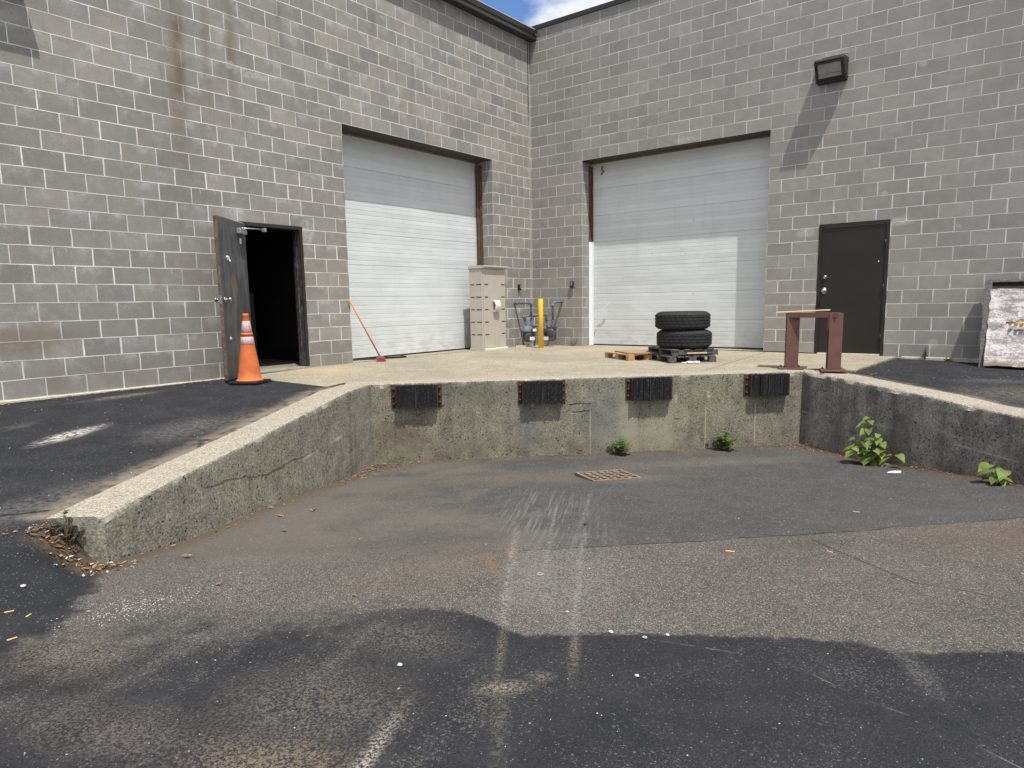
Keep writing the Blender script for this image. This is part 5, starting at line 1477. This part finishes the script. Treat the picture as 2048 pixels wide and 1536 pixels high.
mb = MB(); mb.tube([(-.05,0,0),(.05,0,0)], .016, 12); mb.obj('tube', M_white, t)
mb = MB(); mb.tube([(-.085,0,-.004),(-.05,0,0)], [.006,.012], 10); mb.obj('nozzle', M_white, t)
mb = MB(); mb.lathe([(.020,0),(.020,.004),(.010,.004),(.010,0)], 24, closed=True); o = mb.obj('washer', M_stoneg); p = dxy(1.303,4.568); o.location = (p.x,p.y,ground_at(1.303,4.568)+.003); tag(o, 'flat metal washer lying on the ramp just below the rust stain', 'washer')
# what nobody could count
mb = MB(); g = random.Random(12)
def pebble(t_, n_, r_, mi):
    p = Vector((t_, -n_, ground_h(t_, n_) + r_*.3)); a = g.uniform(0, PI)
    v = [mb.bm.verts.new(p + Vector((math.cos(a+k*PI/2)*r_*(1.2 if k % 2 else .8), math.sin(a+k*PI/2)*r_*(1.2 if k % 2 else .8), -r_*.2))) for k in range(4)]
    tp = mb.bm.verts.new(p + Vector((g.uniform(-.3,.3)*r_, g.uniform(-.3,.3)*r_, r_*.45)))
    for k in range(4):
        f = mb.bm.faces.new((v[k], v[(k+1)%4], tp)); f.material_index = mi
for i in range(2600):
    n_ = g.uniform(.1,6.9)
    t_ = g.uniform(TL(min(n_,4.))-1.2*(n_ > 4.2), TR(n_) if n_ < 4 else 5.)
    pebble(t_, n_, g.uniform(.0015,.0042)*(1.5 if g.random() < .05 else 1.), g.choice([0,1,1,2,2,2,3]))
for i in range(420):                                     # the pale gritty patch on the left
    t_ = g.gauss(-.80,.16); n_ = 4.70 - .5*(t_+.8) + g.gauss(0,.09); pebble(t_, n_, g.uniform(.0015,.0045), g.choice([0,0,1,2]))
for i in range(500):
    t_ = g.uniform(-4.4,-.6); n_ = g.uniform(-1.,4.); 
    if t_ < TL(n_)-.45: pebble(t_, n_, g.uniform(.002,.006), g.choice([0,1,1,2]))
for i in range(260):
    t_ = g.uniform(6.0,8.4); n_ = g.uniform(-1.,3.)
    if t_ > TR(n_)+.45: pebble(t_, n_, g.uniform(.002,.006), g.choice([0,1,1,2]))
o = mb.obj('gravel', [M_stone, M_stoneg, M_stoneb, M_tar]); o.matrix_world = MD; struct(o, 'stuff')
mb = MB(); g = random.Random(15)
def scrap(t_, n_, s_, mi, base=None):
    z = (ground_h(t_, n_) if base is None else base) + g.uniform(.002,.02)
    a = g.uniform(0, 2*PI); d = Vector((math.cos(a), math.sin(a), g.uniform(-.3,.3)))*s_; e = Vector((-math.sin(a), math.cos(a), g.uniform(-.4,.4)))*s_*g.uniform(.2,.5)
    p = Vector((t_, -n_, z)); v = [mb.bm.verts.new(q) for q in (p-d, p+e, p+d, p-e)]
    f = mb.bm.faces.new(v); f.material_index = mi
for i in range(900):                                     # along the wall feet
    r = g.random()
    if r < .28: n_ = abs(g.gauss(0,.06))+.01; t_ = g.uniform(0,5.4)
    elif r < .55: n_ = g.uniform(.05,1.4) if g.random() < .8 else g.uniform(1.4,3.9); t_ = TL(n_)+.03+abs(g.gauss(0,.10))
    elif r < .72: t_ = 5.44 + g.gauss(-.12,.16); n_ = abs(g.gauss(0,.14))+.03; t_ = min(t_, TR(n_)-.02)
    elif r < .90: n_ = g.uniform(.3,3.); t_ = TR(n_)-.03-abs(g.gauss(0,.05))
    else: n_ = g.gauss(1.22,.12); t_ = TR(n_)-.05-abs(g.gauss(0,.12))
    scrap(t_, n_, g.uniform(.006,.024), g.choice([0,0,0,1,1,2]))
for i in range(420):                                     # drift in the left dock corner, strays on the floor
    a_ = abs(g.gauss(0,.22)); n_ = .04 + abs(g.gauss(.12,.16)); t_ = TL(n_) + .03 + a_
    scrap(t_, n_, g.uniform(.006,.022), g.choice([0,0,0,1,2]))
for i in range(200):
    n_ = g.uniform(.1,5.); t_ = g.uniform(TL(min(n_,3.9))+.05, 5.2); scrap(t_, n_, g.uniform(.004,.013), g.choice([0,0,1]))
for i in range(330):                                     # dirt pile at the kerb end
    t_ = g.gauss(-1.42,.14); n_ = 4.03 + abs(g.gauss(0,.06)) - .22*(t_+1.42)
    scrap(t_, n_, g.uniform(.006,.025), g.choice([0,0,0,1,2,3]))
for i in range(120):
    t_ = -1.4 + g.gauss(0,.22); n_ = 4.02 + abs(g.gauss(.05,.10)); scrap(t_, n_, g.uniform(.004,.012), g.choice([0,1,3]))
o = mb.obj('leaf_litter', [M_litter, M_litter2, M_leafd, M_stone], fix=False); o.matrix_world = MD; struct(o, 'stuff')
mb = MB(); g = random.Random(19)
for i in range(240):
    y = g.uniform(-9.8,-6.9); x = .045+abs(g.gauss(0,.03)); s_ = g.uniform(.004,.016); a = g.uniform(0,6.28)
    z = interp(-y, [6.9,9.6,12], [.0,-.035,-.1]) + .008
    d = Vector((math.cos(a), math.sin(a), .2))*s_; e = Vector((-math.sin(a), math.cos(a), .3))*s_*.5; p = Vector((x,y,z))
    mb.bm.faces.new([mb.bm.verts.new(q) for q in (p-d, p+e, p+d, p-e)]).material_index = g.choice([0,0,1,2])
for i in range(200):
    x = g.uniform(.05,8.); y = -.02-abs(g.gauss(0,.03)); s_ = g.uniform(.004,.013); a = g.uniform(0,6.28)
    if RA < x < RB: continue
    d = Vector((math.cos(a), math.sin(a), .2))*s_; e = Vector((-math.sin(a), math.cos(a), .3))*s_*.5; p = Vector((x,y,.043 if x < 6.8 else .0))
    mb.bm.faces.new([mb.bm.verts.new(q) for q in (p-d, p+e, p+d, p-e)]).material_index = g.choice([0,0,1,2])
o = mb.obj('leaf_litter', [M_litter, M_litter2, M_tar], fix=False); struct(o, 'stuff')

# ------------------------------------------------------------------ sky, sun, camera
SUNV = Vector((.38, -.2135, 1.)).normalized()       # towards the sun
elev = math.asin(SUNV.z); az = math.atan2(SUNV.x, SUNV.y)
wd = bpy.data.worlds.new('World'); sc.world = wd; wd.use_nodes = True
nt = wd.node_tree; N = nt.nodes
bg = N['Background']; sky = N.new('ShaderNodeTexSky'); sky.sky_type = 'NISHITA'; sky.sun_disc = False
sky.sun_elevation = elev; sky.sun_rotation = az; sky.air_density = 1.; sky.dust_density = .6; sky.ozone_density = 4.
bg.inputs['Strength'].default_value = .105
tc = N.new('ShaderNodeTexCoord'); ns_ = N.new('ShaderNodeTexNoise'); ns_.inputs['Scale'].default_value = 5.; ns_.inputs['Detail'].default_value = 8.; ns_.inputs['Roughness'].default_value = .58
mp = N.new('ShaderNodeMapping'); mp.inputs['Location'].default_value = (0.62,.1,.35); mp.inputs['Scale'].default_value = (1.,1.,1.7)
nt.links.new(tc.outputs['Generated'], mp.inputs[0]); nt.links.new(mp.outputs[0], ns_.inputs['Vector'])
mr = N.new('ShaderNodeMapRange'); mr.interpolation_type = 'SMOOTHSTEP'; mr.inputs[1].default_value = .42; mr.inputs[2].default_value = .62
sx = N.new('ShaderNodeSeparateXYZ'); nt.links.new(tc.outputs['Generated'], sx.inputs[0])
m1 = N.new('ShaderNodeMapRange'); m1.clamp = True
for i_, v_ in zip((1,2,3,4), (-.60,-.44,-.13,.16)): m1.inputs[i_].default_value = v_
nt.links.new(sx.outputs[0], m1.inputs[0])
ad = N.new('ShaderNodeMath'); ad.operation = 'ADD'; nt.links.new(ns_.outputs['Fac'], ad.inputs[0]); nt.links.new(m1.outputs[0], ad.inputs[1])
nt.links.new(ad.outputs[0], mr.inputs[0])
mxn = N.new('ShaderNodeMix'); mxn.data_type = 'RGBA'; nt.links.new(mr.outputs[0], mxn.inputs[0])
tn_ = N.new('ShaderNodeMix'); tn_.data_type = 'RGBA'; tn_.blend_type = 'MULTIPLY'; tn_.inputs[0].default_value = 1.; tn_.inputs[7].default_value = (.90,1.06,1.28,1.)
nt.links.new(sky.outputs[0], tn_.inputs[6]); nt.links.new(tn_.outputs[2], mxn.inputs[6]); mxn.inputs[7].default_value = (7.2,7.4,7.8,1.)
nt.links.new(mxn.outputs[2], bg.inputs['Color'])

sl_ = bpy.data.lights.new('sun', 'SUN'); sl_.energy = 4.0; sl_.angle = R(.53); sl_.color = (1.,.955,.88)
so_ = bpy.data.objects.new('sun', sl_); COL.objects.link(so_); so_.rotation_euler = SUNV.to_track_quat('Z', 'Y').to_euler(); so_.location = (8,-6,14)

F_, YAW, PIT, ROL = 1378.1295549587521, -.6649341682501685, -.1390890451588459, -.018060473364571606
fw = Vector((math.sin(YAW)*math.cos(PIT), math.cos(YAW)*math.cos(PIT), math.sin(PIT)))
r0 = Vector((math.cos(YAW), -math.sin(YAW), 0)); u0 = r0.cross(fw)
c_, s_ = math.cos(ROL), math.sin(ROL)
rt_ = c_*r0 + s_*u0; up_ = -s_*r0 + c_*u0
cam = bpy.data.cameras.new('camera'); co = bpy.data.objects.new('camera', cam); COL.objects.link(co)
co.matrix_world = Matrix(((rt_.x,up_.x,-fw.x,8.6175),(rt_.y,up_.y,-fw.y,-11.9809),(rt_.z,up_.z,-fw.z,.9242),(0,0,0,1)))
cam.sensor_fit = 'HORIZONTAL'; cam.sensor_width = 36.; cam.lens = F_/2048*36
cam.shift_x = 11.8556/2048; cam.shift_y = 31.3172/2048
cam.clip_start = .05; cam.clip_end = 500.
sc.camera = co
sc.view_settings.view_transform = 'Standard'; sc.view_settings.look = 'None'; sc.view_settings.gamma = 1.
sc.view_settings.use_curve_mapping = False; sc.view_settings.exposure = .34
